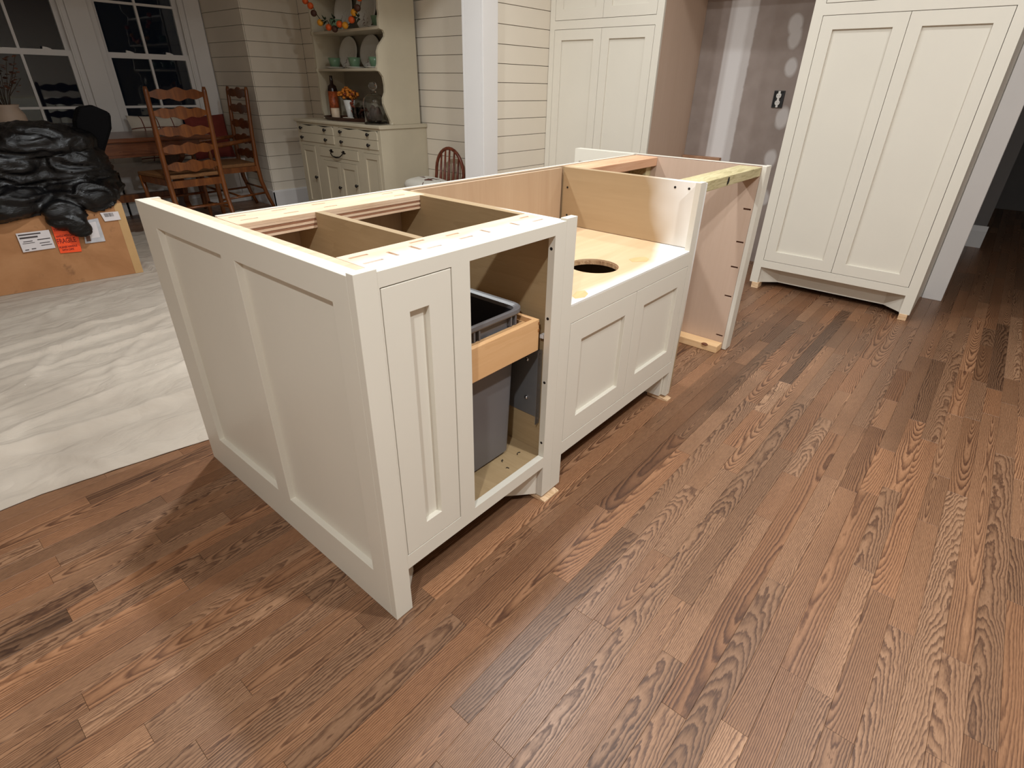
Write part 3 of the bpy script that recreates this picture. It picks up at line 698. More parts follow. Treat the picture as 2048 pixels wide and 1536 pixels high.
# outlet and ledger
ot = thing('wall_outlet', 'white duplex outlet in a black box on the unpainted alcove wall', 'outlet', (3.869, 0.551, 1.06))
obj('outlet_box', MB().plate(0, 3.862, 3.8695, (0.516, 0.586, 1.062, 1.165), [(0.524, 0.578, 1.07, 1.157)]), plain('outlet_black', srgb(22, 20, 20), 0.5), ot)
obj('box_recess', MB().box(3.8675, 3.8695, 0.5245, 0.5775, 1.0705, 1.1565), plain('outlet_black', (0, 0, 0, 1)), ot)
wm = plain('outlet_white', srgb(226, 222, 216), 0.4)
for zc in (1.092, 1.135):
    rc = obj('receptacle', MB().prism([(0.551 + 0.016 * math.cos(a) * 1.0, zc + max(-0.013, min(0.013, 0.0175 * math.sin(a)))) for a in [2 * math.pi * k / 20 for k in range(20)]], 0, 3.858, 3.8674), wm, ot)
    m = MB(); m.box(3.8576, 3.858, 0.543, 0.545, zc - 0.004, zc + 0.005); m.box(3.8576, 3.858, 0.557, 0.559, zc - 0.004, zc + 0.005)
    obj('slot', m, DARK, rc)
obj('yoke', MB().box(3.8605, 3.8674, 0.544, 0.558, 1.064, 1.163), wm, ot)
tag(obj('ledger_board', MB().box(3.83, 3.8695, 0.868, 1.165, 0.655, 0.715), wood('ledger_wood', srgb(140, 96, 70), srgb(176, 134, 104), srgb(190, 150, 120), 1.5, 0.7, 1), bevel=0.002), 'short brown board fixed low on the alcove wall behind the island', 'board')

# ================================================================== DINING ROOM
CER = plain('cream_china', srgb(206, 200, 188), 0.25, 0.03, 6)
GREENC = plain('green_china', srgb(112, 142, 112), 0.3, 0.08, 10)
def shaker_flat(name, parent, xf, th, y0, y1, z0, z1, rail, mat, tilt=None):
    return shaker(name, parent, 0, xf, th, (y0, y1, z0, z1), rail, mat)
# --- hutch
HX, HY, HW, HZ = 2.495, 3.198, 1.274, 0.862
hu = thing('hutch', 'cream painted hutch with open scalloped shelves over drawers and doors, in the dining corner', 'hutch', (2.75, HY + HW / 2, 0))
def Yh(v): return HY + v
obj('top_board', MB().prism([(2.478, HZ - 0.022), (2.490, HZ - 0.028), (2.998, HZ - 0.028), (2.998, HZ), (2.486, HZ), (2.478, HZ - 0.008)], 1, HY - 0.012, HY + HW + 0.014), HUTCHP, hu)
obj('side_panel', MB().box(2.513, 2.998, HY, HY + 0.02, 0.0, HZ - 0.0285), HUTCHP, hu)
obj('side_panel', MB().box(2.513, 2.998, HY + HW - 0.02, HY + HW, 0.0, HZ - 0.0285), HUTCHP, hu)
obj('back_panel', MB().box(2.985, 2.998, HY + 0.0205, HY + HW - 0.0205, 0.02, HZ - 0.0285), HUTCHP, hu)
fr_h = [(Yh(0.035), Yh(0.60), 0.672, 0.818), (Yh(0.672), Yh(1.239), 0.672, 0.818), (Yh(0.335), Yh(0.94), 0.560, 0.645), (Yh(0.035), Yh(0.262), 0.09, 0.640), (Yh(1.012), Yh(1.239), 0.09, 0.640), (Yh(0.375), Yh(0.90), 0.09, 0.530)]
obj('front_frame', MB().plate(0, HX, HX + 0.018, (HY, HY + HW, 0.0, HZ - 0.0285), fr_h), HUTCHP, hu, bevel=0.001)
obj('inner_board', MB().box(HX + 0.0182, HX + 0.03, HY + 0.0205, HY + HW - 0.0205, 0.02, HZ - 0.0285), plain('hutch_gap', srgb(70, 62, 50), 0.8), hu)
IR = BLACKM
def knob(parent, y, z, x=HX):
    return obj('knob', MB().lathe([(0.006, 0.0), (0.005, -0.010), (0.013, -0.016), (0.015, -0.022), (0.010, -0.028), (0, -0.029)], (x, y, z), 12, 'x'), IR, parent)
def rounded_top(y0, y1, z0, z1, r=0.03, n=5):
    P = [(y0, z0), (y1, z0)]
    P += [(y1 - r + r * math.cos(math.radians(90 * k / n)), z1 - r + r * math.sin(math.radians(90 * k / n))) for k in range(n + 1)]
    # scalloped top edge
    ym = (y0 + y1) / 2; w_ = (y1 - y0) - 2 * r
    for k in range(1, 12):
        tt = k / 12.0; P.append((y1 - r - w_ * tt, z1 - 0.010 * (0.5 - 0.5 * math.cos(4 * math.pi * tt))))
    P += [(y0 + r - r * math.sin(math.radians(90 * k / n)), z1 - r + r * math.cos(math.radians(90 * k / n))) for k in range(n + 1)]
    return P
for (a, b) in ((0.037, 0.598), (0.674, 1.237)):
    up = obj('drawer', MB().prism(rounded_top(Yh(a), Yh(b), 0.747, 0.817), 0, HX - 0.008, HX + 0.010), HUTCHP, hu, bevel=0.002)
    lo = obj('drawer', MB().box(HX - 0.008, HX + 0.010, Yh(a), Yh(b), 0.673, 0.7445), HUTCHP, hu, bevel=0.002)
    for v in ((a + 0.11), (b - 0.06)):
        knob(up, Yh(v), 0.787, HX - 0.0082); knob(lo, Yh(v), 0.706, HX - 0.0082)
cd_ = obj('drawer', MB().box(HX - 0.006, HX + 0.010, Yh(0.337), Yh(0.938), 0.562, 0.643), HUTCHP, hu, bevel=0.002)
hd = MB()
for yv in (0.545, 0.735):
    hd.prism([(Yh(yv) - 0.035, 0.612), (Yh(yv) - 0.012, 0.618), (Yh(yv) - 0.012, 0.630), (Yh(yv) + 0.014, 0.632), (Yh(yv) + 0.012, 0.620), (Yh(yv) + 0.036, 0.622), (Yh(yv) + 0.012, 0.606), (Yh(yv) - 0.012, 0.604)], 0, HX - 0.0105, HX - 0.0062)
pts = [(HX - 0.014, Yh(0.545), 0.615), (HX - 0.024, Yh(0.553), 0.598), (HX - 0.028, Yh(0.585), 0.578), (HX - 0.030, Yh(0.64), 0.571), (HX - 0.028, Yh(0.695), 0.578), (HX - 0.024, Yh(0.727), 0.598), (HX - 0.014, Yh(0.735), 0.615)]
hd.tube(pts, [0.004, 0.0045, 0.0045, 0.007, 0.0045, 0.0045, 0.004], 8)
obj('bail_handle', hd, IR, cd_)
for (a, b, kv, kz) in ((0.037, 0.260, 0.24, None), (1.014, 1.237, 1.032, 0.362)):
    dd = shaker('door', hu, 0, HX - 0.004, 0.016, (Yh(a), Yh(b), 0.092, 0.638), (0.036, 0.045), HUTCHP, 0.009)
    if kz: knob(dd, Yh(kv), kz, HX - 0.0042)
for (a, b, kv, kz) in ((0.377, 0.6365, 0.39, 0.352), (0.6385, 0.898, 0.652, 0.308)):
    dd = shaker('door', hu, 0, HX - 0.002, 0.016, (Yh(a), Yh(b), 0.092, 0.528), (0.045, 0.05), HUTCHP, 0.009)
    knob(dd, Yh(kv), kz, HX - 0.0022)
# upper shelves
prof = [(2.632, 0.863), (2.63, 0.89), (2.600, 0.95), (2.572, 1.02), (2.575, 1.06), (2.598, 1.10), (2.602, 1.15), (2.592, 1.21), (2.560, 1.245), (2.540, 1.25), (2.540, 1.275), (2.552, 1.30), (2.557, 1.34), (2.556, 1.38), (2.575, 1.42), (2.605, 1.45), (2.640, 1.485), (2.642, 1.505), (2.630, 1.525), (2.600, 1.532), (2.590, 1.535), (2.590, 1.56), (2.592, 1.60), (2.602, 1.63), (2.596, 1.66), (2.602, 1.72), (2.64, 1.80), (2.66, 1.86), (2.62, 1.90), (2.60, 1.93), (2.60, 2.10)]
prof_l = [(2.70, 0.863), (2.68, 0.89), (2.665, 0.93), (2.665, 1.24), (2.655, 1.25), (2.655, 1.27), (2.665, 1.28), (2.665, 1.52), (2.655, 1.53), (2.655, 1.55), (2.665, 1.56), (2.665, 2.10)]
for y0, pf_ in ((HY + 0.02, prof), (4.262, prof_l)):
    obj('shelf_side', MB().prism(pf_ + [(2.950, 2.10), (2.950, 0.863)], 1, y0, y0 + 0.022), HUTCHP, hu)
SY0, SY1 = HY + 0.0425, 4.2615
for z, xs in ((1.25, 2.545), (1.53, 2.592), (1.82, 2.64)):
    obj('shelf', MB().prism([(xs, SY0), (2.937, SY0), (2.937, SY1), (2.672, SY1)], 2, z, z + 0.020), HUTCHP, hu, bevel=0.003)
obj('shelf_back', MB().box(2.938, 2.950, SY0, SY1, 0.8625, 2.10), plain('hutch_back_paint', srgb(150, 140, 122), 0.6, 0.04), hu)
obj('crown', MB().prism([(2.56, 2.101), (2.95, 2.101), (2.95, 2.16), (2.53, 2.16), (2.53, 2.14)], 1, HY, 4.30), HUTCHP, hu)
for yf in (4.273, HY + 0.031):
    obj('shelf_foot', MB().lathe([(0.018, 0.0), (0.02, 0.006), (0.012, 0.014), (0.009, 0.05)], (2.688 if yf > 4 else 2.650, yf, HZ + 0.0005), 12), HUTCHP, hu)

# --- oval platters with printed leaves
def leaf_print():
    t = NT('platter_china'); co = t.n('ShaderNodeTexCoord').outputs['Object']; sx = t.n('ShaderNodeSeparateXYZ'); t.l(co, sx.inputs[0])
    n1 = t.noise(co, 38, 3, 0.6, 1.2)
    zz = t.math('MULTIPLY', t.math('SUBTRACT', 0.02, sx.outputs[2]), 8.0, clamp=True)
    d = t.math('ABSOLUTE', t.math('ADD', sx.outputs[1], t.math('MULTIPLY', sx.outputs[2], 0.15)))
    near_ = t.math('MULTIPLY', t.math('SUBTRACT', 0.060, d), 24.0, clamp=True)
    m = t.math('MULTIPLY', t.math('MULTIPLY', t.math('SUBTRACT', n1, 0.52), 14.0, clamp=True), t.math('MULTIPLY', zz, near_))
    t.l(t.mix(m, srgb(222, 218, 208), t.ramp(n1, [(0.5, srgb(70, 64, 40)), (0.7, srgb(110, 50, 40))])), t.b.inputs['Base Color'])
    t.b.inputs['Roughness'].default_value = 0.22; return t.m
PLAT = leaf_print()
def platter(yc, zb, label, ry=0.125, rz_=0.128):
    m = MB(); n = 32; rings = []
    for sc_, dx in ((0.0, 0.010), (0.62, 0.010), (0.72, 0.004), (0.98, -0.004), (1.0, -0.003), (1.0, 0.001), (0.70, 0.012), (0.0, 0.016)):
        rings.append([(dx, ry * sc_ * math.cos(2 * math.pi * k / n), rz_ * sc_ * math.sin(2 * math.pi * k / n)) for k in range(n)])
    m.smooth = True; loft(m, rings, False, False)
    o = obj('platter', m, PLAT, None, local=True)
    o.location = (2.884, yc, zb + rz_ * math.cos(0.2) + 0.004); o.rotation_euler = (0, 0.20, 0)
    return tag(o, label, 'plate', 'oval platters on the hutch')
platter(4.075, 1.27, 'oval leaf-printed platter on the middle hutch shelf, left of the two', 0.135, 0.130)
platter(3.75, 1.27, 'oval leaf-printed platter on the middle hutch shelf, right of the two', 0.142, 0.132)
platter(4.08, 1.55, 'oval platter on the upper hutch shelf behind the garland, left of the two', 0.135, 0.165)
platter(3.755, 1.55, 'oval platter on the upper hutch shelf, right one, behind the garland', 0.14, 0.165)
# --- cups on saucers
def cup(yc, z, where, x=2.74):
    t_ = thing('teacup', 'green teacup ' + where, 'cup', (x, yc, z + 0.007), 0, 'green cups on the hutch')
    obj('cup_body', MB().lathe([(0.030, 0.0), (0.038, 0.004), (0.047, 0.045), (0.054, 0.078), (0.051, 0.078), (0.043, 0.045), (0.034, 0.006), (0.0, 0.006)], (0, 0, 0), 20), GREENC, t_, local=True)
    obj('handle', MB().tube([(0, 0.048, 0.060), (0, 0.068, 0.056), (0, 0.072, 0.038), (0, 0.056, 0.020), (0, 0.040, 0.018)], 0.004, 8), GREENC, t_, local=True)
    s_ = obj('saucer', MB().lathe([(0.035, 0.0), (0.05, 0.001), (0.088, 0.013), (0.087, 0.015), (0.050, 0.006), (0.0, 0.006)], (0, 0, 0), 24), CER, None, local=True)
    s_.location = (x, yc, z + 0.0003); tag(s_, 'cream saucer under the green cup ' + where, 'saucer', 'saucers on the hutch')
cup(4.09, 1.270, 'at the left of the middle hutch shelf')
cup(3.79, 1.270, 'in the centre of the middle hutch shelf')
cup(3.50, 1.270, 'at the right of the middle hutch shelf')
cup(3.42, 1.550, 'at the right of the upper hutch shelf')
cup(4.00, 1.550, 'mid-left on the upper hutch shelf behind the garland')
# --- garland of small gourds and leaves draped on the upper shelf
ORG = plain('gourd_orange', srgb(214, 88, 26), 0.5, 0.15, 30); YEL = plain('gourd_yellow', srgb(222, 150, 34), 0.5, 0.12, 30); BRN = plain('gourd_brown', srgb(74, 42, 26), 0.6, 0.2, 30); LFG = plain('leaf_green', srgb(58, 74, 48), 0.6, 0.2, 20); STEM = plain('garland_wire', srgb(60, 44, 28), 0.7)
GX = 2.575
ga = thing('garland', 'autumn garland of small orange, yellow and brown gourds along the upper hutch shelf', 'garland', (GX, 3.8, 1.56))
gpts = [(4.20, 1.83, ORG), (4.143, 1.761, ORG), (4.075, 1.722, ORG), (4.04, 1.669, BRN), (3.962, 1.600, YEL), (3.89, 1.612, LFG), (3.847, 1.562, ORG), (3.764, 1.548, BRN), (3.69, 1.578, ORG), (3.613, 1.567, YEL), (3.519, 1.600, ORG), (3.478, 1.645, YEL), (3.428, 1.672, BRN), (3.39, 1.735, ORG), (3.76, 1.615, LFG), (3.43, 1.61, LFG)]
obj('wire', MB().tube([(GX + 0.01, p[0], p[1]) for p in gpts[:14]], 0.003, 6), STEM, ga)
for i, (yy, zz, mt) in enumerate(gpts):
    m = MB()
    if mt is LFG:
        for k in range(5):
            a = k * 1.25 + i; m.add([(GX - 0.01, yy, zz), (GX - 0.02, yy + 0.02 * math.cos(a + 0.3), zz + 0.02 * math.sin(a + 0.3)), (GX - 0.028, yy + 0.042 * math.cos(a), zz + 0.042 * math.sin(a)), (GX - 0.02, yy + 0.02 * math.cos(a - 0.3), zz + 0.02 * math.sin(a - 0.3)), (GX - 0.006, yy + 0.02 * math.cos(a), zz + 0.02 * math.sin(a))],
                             [(0, 1, 2, 3), (0, 4, 2, 1), (0, 3, 2, 4)])
        obj('leaf_cluster', m, mt, ga)
    else:
        m.ell((GX - 0.012, yy, zz), (0.024, 0.030, 0.025)); obj('gourd', m, mt, ga)
# --- lower shelf display
tr_ = thing('tray', 'dark oval wooden tray with a looped handle on the hutch counter', 'tray', (2.70, 3.91, HZ + 0.0005))
n = 36; m = MB(); R_ = lambda a, b, z: [(2.70 + a * math.cos(2 * math.pi * k / n), 3.91 + b * math.sin(2 * math.pi * k / n), z) for k in range(n)]
loft(m, [R_(0.13, 0.30, HZ + 0.001), R_(0.15, 0.335, HZ + 0.030), R_(0.145, 0.328, HZ + 0.030), R_(0.128, 0.295, HZ + 0.010)], True, True)
TRAYM = wood('tray_wood', srgb(36, 16, 10), srgb(66, 32, 20), srgb(90, 48, 30), 3, 0.45, 1)
obj('tray_body', m, TRAYM, tr_)
obj('handle', MB().tube([(2.68, 3.60, HZ + 0.03), (2.68, 3.585, HZ + 0.065), (2.68, 3.62, HZ + 0.10), (2.68, 3.68, HZ + 0.09), (2.68, 3.72, HZ + 0.055)], 0.010, 8), TRAYM, tr_)
zt = HZ + 0.0108
bo = thing('candle_bottle', 'tall dark bottle with an amber speckled band at the tray left', 'bottle', (2.71, 4.135, zt))
obj('glass_body', MB().lathe([(0.040, 0), (0.043, 0.01), (0.043, 0.235), (0.036, 0.262), (0.016, 0.278), (0.012, 0.335), (0.014, 0.345), (0, 0.345)], (2.71, 4.135, zt), 18), plain('dark_bottle', srgb(34, 16, 12), 0.2), bo)
obj('label_band', MB().lathe([(0.0434, 0.03), (0.0434, 0.22)], (2.71, 4.135, zt), 18), plain('amber_speckle', srgb(150, 70, 30), 0.5, 0.6, 60), bo)
VX, VY = 2.73, 3.92
va = thing('flower_vase', 'small white pressed-glass vase of orange dried flowers on the tray', 'vase', (VX, VY, zt))
obj('vase_body', MB().lathe([(0.030, 0), (0.032, 0.006), (0.028, 0.016), (0.032, 0.03), (0.052, 0.155), (0.049, 0.155), (0.030, 0.035), (0, 0.03)], (VX, VY, zt + 0.0), 18), plain('milk_glass', srgb(208, 206, 200), 0.25, 0.1, 60, bump=0.6), va)
FL1 = plain('dried_flower', srgb(196, 116, 30), 0.7, 0.3, 40); FL2 = plain('dried_berry', srgb(120, 50, 26), 0.7, 0.3, 40)
random.seed(3)
st_ = MB(); flw = MB(); brr = MB()
for k in range(80):
    a = random.uniform(0, 6.28); r = random.uniform(0.0, 0.10) ; z = zt + 0.15 + random.uniform(0, 0.095) * (1 - r * 6) + 0.02
    p = (VX + r * math.cos(a) * 0.8, VY + r * math.sin(a) + 0.01, z)
    st_.tube([(VX, VY, zt + 0.10), ((VX + p[0]) / 2, (VY + p[1]) / 2, z - 0.04), p], 0.0014, 4, cap=False)
    (flw if random.random() < 0.75 else brr).ell(p, (0.014, 0.016, 0.012), 8, 5)
for k in range(12):
    a = random.uniform(-0.8, 0.8); p = (VX - 0.03, VY - 0.06 - random.uniform(0, 0.05), zt + 0.10 + random.uniform(-0.05, 0.06)); brr.ell(p, (0.010, 0.012, 0.010), 8, 5); st_.tube([(VX, VY, zt + 0.11), p], 0.0012, 4, cap=False)
obj('stems', st_, STEM, va, kind='stuff'); obj('flower_heads', flw, FL1, va, kind='stuff'); obj('berries', brr, FL2, va, kind='stuff')
tag(obj('candle', MB().lathe([(0.036, 0), (0.038, 0.004), (0.038, 0.085), (0.034, 0.088), (0, 0.084)], (2.645, 4.03, zt), 20), plain('candle_wax', srgb(200, 176, 150), 0.5, 0.1, 14)), 'squat cream pillar candle at the front left of the tray', 'candle')
t = NT('clear_glass'); t.b.inputs['Base Color'].default_value = (0.95, 0.97, 0.96, 1); t.b.inputs['Roughness'].default_value = 0.03; t.b.inputs['Transmission Weight'].default_value = 1.0; t.b.inputs['IOR'].default_value = 1.45; GLASS = t.m
for i, yy in enumerate((3.80, 3.735)):
    tag(obj('glass_votive', MB().lathe([(0.024, 0), (0.030, 0.10), (0.0285, 0.10), (0.0225, 0.006), (0, 0.006)], (2.70 + 0.02 * i, yy, zt), 16), GLASS), ['clear fluted glass standing on the tray beside the flower vase', 'clear fluted glass on the tray, further right beside the cloche'][i], 'glass')
tag(obj('paper_card', MB().box(2.61, 2.65, 3.76, 3.87, zt, zt + 0.020), plain('card_cream', srgb(214, 204, 184), 0.6)), 'small cream block lying at the front of the tray', 'card')
cl = thing('glass_cloche', 'clear glass cloche with a round knob on the hutch counter', 'cloche', (2.60, 3.345, HZ + 0.0005))
CX, CY = 2.577, 3.347
obj('cloche_base', MB().lathe([(0.094, 0), (0.096, 0.004), (0.096, 0.010), (0.09, 0.013), (0, 0.013)], (CX, CY, HZ + 0.0006), 28), GLASS, cl)
obj('dome', MB().lathe([(0.090, 0.0142), (0.090, 0.165), (0.082, 0.198), (0.05, 0.222), (0.018, 0.232), (0.018, 0.229), (0.05, 0.218), (0.080, 0.195), (0.0875, 0.165), (0.0875, 0.0142)], (CX, CY, HZ), 28), GLASS, cl)
obj('dome_knob', MB().lathe([(0.0, 0.235), (0.024, 0.235), (0.024, 0.245), (0.012, 0.250), (0.018, 0.255), (0.033, 0.270), (0.036, 0.286), (0.026, 0.306), (0.0, 0.312)], (CX, CY, HZ), 18), GLASS, cl)
for i, (dy, dx, h, r) in enumerate(((0.042, 0.01, 0.13, 0.030), (-0.042, -0.005, 0.12, 0.031), (0.002, 0.045, 0.09, 0.024))):
    m = MB(); m.ell((CX + dx, CY + dy, HZ + 0.0155 + h / 2), (r, r, h / 2), 12, 10)
    tag(obj('pine_cone', m, plain('cone_brown', srgb(66, 46, 36), 0.8, 0.5, 60, bump=1.0)), ['dark cone under the glass cloche, left of the three', 'rounded brown cone under the glass cloche, right of the three', 'small cone at the back under the glass cloche'][i], 'cone')

# --- ladder-back chairs
def wavy_slat(w, h, zc, y, n=18, curve=0.018):
    top = []; bot = []
    for k in range(n + 1):
        u = -1 + 2 * k / n; x = u * w / 2
        bow = 0.010 * (1 - u * u)
        wv = 0.011 * math.cos(u * math.pi * 3.0) * (1 - 0.3 * abs(u)) + 0.010 * math.cos(u * math.pi * 0.9)
        top.append((x, zc + h / 2 + wv * 0.9)); bot.append((x, zc - h / 2 - wv * 0.8 + 0.004))
    m = MB(); P = []; F = []
    N2 = n + 1
    for yy in (-0.008, 0.008):
        for L in (bot, top):
            for (x, z) in L:
                c = curve * (1 - (2 * x / w) ** 2); P.append((x, y + yy - c, z))
    # index blocks: 0 bot front,1 top front,2 bot back,3 top back
    for k in range(n):
        F.append([k, k + 1, N2 + k + 1, N2 + k]); F.append([2 * N2 + k, 3 * N2 + k, 3 * N2 + k + 1, 2 * N2 + k + 1])
        F.append([N2 + k, N2 + k + 1, 3 * N2 + k + 1, 3 * N2 + k]); F.append([k, 2 * N2 + k, 2 * N2 + k + 1, k + 1])
    F.append([0, N2, 3 * N2, 2 * N2]); F.append([n, 2 * N2 + n, 3 * N2 + n, N2 + n])
    return m.add(P, F)
def ladder_chair(label, arms=False, W=0.44, D=0.42, sh=0.445, top=1.10, nsl=6):
    t_ = thing('ladder_back_chair', label, 'chair')
    for s in (-1, 1):
        x = s * W / 2
        P = [(x, -0.10, 0.0), (x, -0.055, 0.12), (x, -0.012, 0.28), (x, 0.0, sh), (x, -0.008, 0.70), (x, -0.035, top - 0.03)]
        obj('leg', MB().tube(P + [(x, -0.038, top)], [0.016, 0.018, 0.021, 0.022, 0.020, 0.018, 0.012], 10), CHAIRW, t_, local=True)
        xf = s * (W / 2 + 0.03)
        if arms:
            obj('leg', MB().tube([(xf, D, 0.0), (xf, D, 0.05), (xf, D, 0.30), (xf, D, sh), (xf, D, sh + 0.06), (xf, D, sh + 0.10), (xf, D, sh + 0.14), (xf, D, sh + 0.18)], [0.014, 0.020, 0.022, 0.022, 0.012, 0.020, 0.012, 0.014], 10), CHAIRW, t_, local=True)
            obj('arm', MB().tube([(x, -0.005, sh + 0.22), (x + s * 0.012, D * 0.4, sh + 0.20), (xf, D * 0.75, sh + 0.185), (xf, D + 0.03, sh + 0.185), (xf + s * 0.01, D + 0.05, sh + 0.17)], [0.016, 0.018, 0.022, 0.026, 0.018], 10), CHAIRW, t_, local=True)
        else:
            obj('leg', MB().tube([(xf, D + 0.02, 0.0), (xf, D, 0.04), (xf, D, 0.16), (xf * 0.98, D - 0.005, 0.30), (xf, D, sh - 0.015)], [0.016, 0.014, 0.020, 0.016, 0.022], 10), CHAIRW, t_, local=True)
        obj('side_rail', MB().prism([(x, 0.012), (x + s * 0.028, 0.0) if False else (x + s * 0.014, 0.012), (xf + s * 0.012, D), (xf - s * 0.004, D)], 2, sh - 0.065, sh - 0.018), CHAIRW, t_, local=True)
        obj('stretcher', MB().tube([(x, -0.03, 0.17), (xf, D, 0.15)], 0.010, 8), CHAIRW, t_, local=True)
    obj('front_rail', MB().box(-W / 2 - 0.02, W / 2 + 0.02, D - 0.012, D + 0.012, sh - 0.075, sh - 0.018), CHAIRW, t_, local=True)
    obj('rear_rail', MB().box(-W / 2 + 0.012, W / 2 - 0.012, -0.012, 0.012, sh - 0.085, sh - 0.03), CHAIRW, t_, local=True)
    obj('seat', MB().prism([(-W / 2 + 0.002, 0.012), (W / 2 - 0.002, 0.012), (W / 2 + 0.045, D + 0.02), (-W / 2 - 0.045, D + 0.02)], 2, sh - 0.0178, sh + 0.012), RUSH, t_, local=True, bevel=0.006)
    obj('stretcher', MB().tube([(-W / 2 - 0.02, D * 0.55, 0.165), (W / 2 + 0.02, D * 0.55, 0.165)], 0.010, 8), CHAIRW, t_, local=True)
    obj('stretcher', MB().tube([(-W / 2 - 0.03, D, 0.24), (W / 2 + 0.03, D, 0.24)], [0.011, 0.011], 8), CHAIRW, t_, local=True)
    obj('stretcher', MB().tube([(-W / 2, -0.03, 0.21), (W / 2, -0.03, 0.21)], 0.010, 8), CHAIRW, t_, local=True)
    z0, z1 = sh + 0.075, top - 0.055
    for k in range(nsl):
        z = z0 + (z1 - z0) * k / (nsl - 1)
        yb = -0.003 - 0.030 * max(0, (z - 0.70) / (top - 0.7))
        obj('slat', wavy_slat(W - 0.03, 0.066 if k < nsl - 1 else 0.066, z, yb), CHAIRW, t_, local=True)
    return t_
c1 = ladder_chair('ladder-back chair with its wavy slatted back to the kitchen, nearest the island', False, W=0.435, D=0.44, sh=0.455, top=1.105, nsl=5)
c1.location = (1.425, 4.34, 0.012); c1.rotation_euler = (0, 0, 0.05)
c2 = ladder_chair('ladder-back armchair at the table end beside the shiplap wall', True, W=0.44, D=0.42, sh=0.445, top=1.11, nsl=5)
c2.location = (2.225, 5.06, 0.0045); c2.rotation_euler = (0, 0, math.radians(86))
# --- bow-back small chair by the hutch
bc = thing('bow_back_chair', 'small reddish hoop-back spindle chair beside the hutch', 'chair', (2.80, 2.72, 0))
BCW = wood('bow_chair_wood', srgb(62, 24, 14), srgb(112, 52, 32), srgb(140, 72, 46), 2, 0.35, 2)
BX = 2.85; hoop = []
for k in range(17):
    a = math.pi * k / 16
    hoop.append((BX + 0.02, 2.785 + 0.165 * math.cos(a) * (1.0), 0.50 + 0.20 * math.sin(a)))
hoop = [(BX - 0.03, 2.785 + 0.14, 0.345)] + hoop + [(BX - 0.03, 2.785 - 0.14, 0.345)]
obj('hoop', MB().tube(hoop, 0.0135, 10), BCW, bc)
for dy in (-0.105, -0.055, 0.0, 0.05, 0.10):
    zt_ = 0.50 + 0.20 * math.sqrt(max(0, 1 - (dy / 0.165) ** 2)) - 0.008
    obj('spindle', MB().tube([(BX - 0.03, 2.775 + dy * 0.9, 0.345), (BX - 0.008, 2.775 + dy, 0.44), (BX + 0.018, 2.775 + dy, zt_)], [0.008, 0.0115, 0.007], 8), BCW, bc)
obj('seat', MB().lathe([(0.0, 0.315), (0.15, 0.315), (0.165, 0.325), (0.165, 0.34), (0.155, 0.347), (0.0, 0.345)], (BX - 0.13, 2.775, 0), 24), BCW, bc)
for sx_ in (-1, 1):
    for sy_ in (-1, 1):
        obj('leg', MB().tube([(BX - 0.13 + sx_ * 0.09, 2.775 + sy_ * 0.09, 0.316), (BX - 0.13 + sx_ * 0.115, 2.775 + sy_ * 0.125, 0.16), (BX - 0.13 + sx_ * 0.13, 2.775 + sy_ * 0.15, 0.0)], [0.011, 0.015, 0.010], 8), BCW, bc)
def puff(mb, c, r, n=20, m=12, sq=0.45, seed=0, amp=0.05):
    P = []; F = []
    f = lambda v: math.copysign(abs(v) ** sq, v)
    for i in range(m + 1):
        ph = math.pi * i / m
        for k in range(n):
            a = 2 * math.pi * k / n
            st = math.sin(ph)
            x, y_, z = f(math.cos(a)) * st ** 0.8 if st > 0 else 0, f(math.sin(a)) * st ** 0.8 if st > 0 else 0, -math.cos(ph)
            q = 1 + amp * noise.noise(Vector((x * 2.2 + seed, y_ * 2.2, z * 2)))
            P.append((c[0] + r[0] * x * q, c[1] + r[1] * y_ * q, c[2] + r[2] * z * q))
    for i in range(m):
        for k in range(n):
            k2 = (k + 1) % n; F.append([i * n + k, i * n + k2, (i + 1) * n + k2, (i + 1) * n + k])
    sm = mb.smooth; mb.smooth = True; mb.add(P, F); mb.smooth = sm; return mb
def patt_white():
    t = NT('printed_cushion'); co = t.n('ShaderNodeTexCoord').outputs['Object']; n1 = t.noise(co, 11, 2, 0.5, 0.8)
    t.l(t.ramp(n1, [(0.60, srgb(214, 208, 196)), (0.63, srgb(92, 52, 40))], 'LINEAR'), t.b.inputs['Base Color']); t.b.inputs['Roughness'].default_value = 0.9; return t.m
m = puff(MB(), (BX - 0.17, 2.86, 0.418), (0.13, 0.20, 0.068), seed=3)
tag(obj('seat_cushion', m, patt_white()), 'white cushion with brown print on the small hoop-back chair', 'cushion')

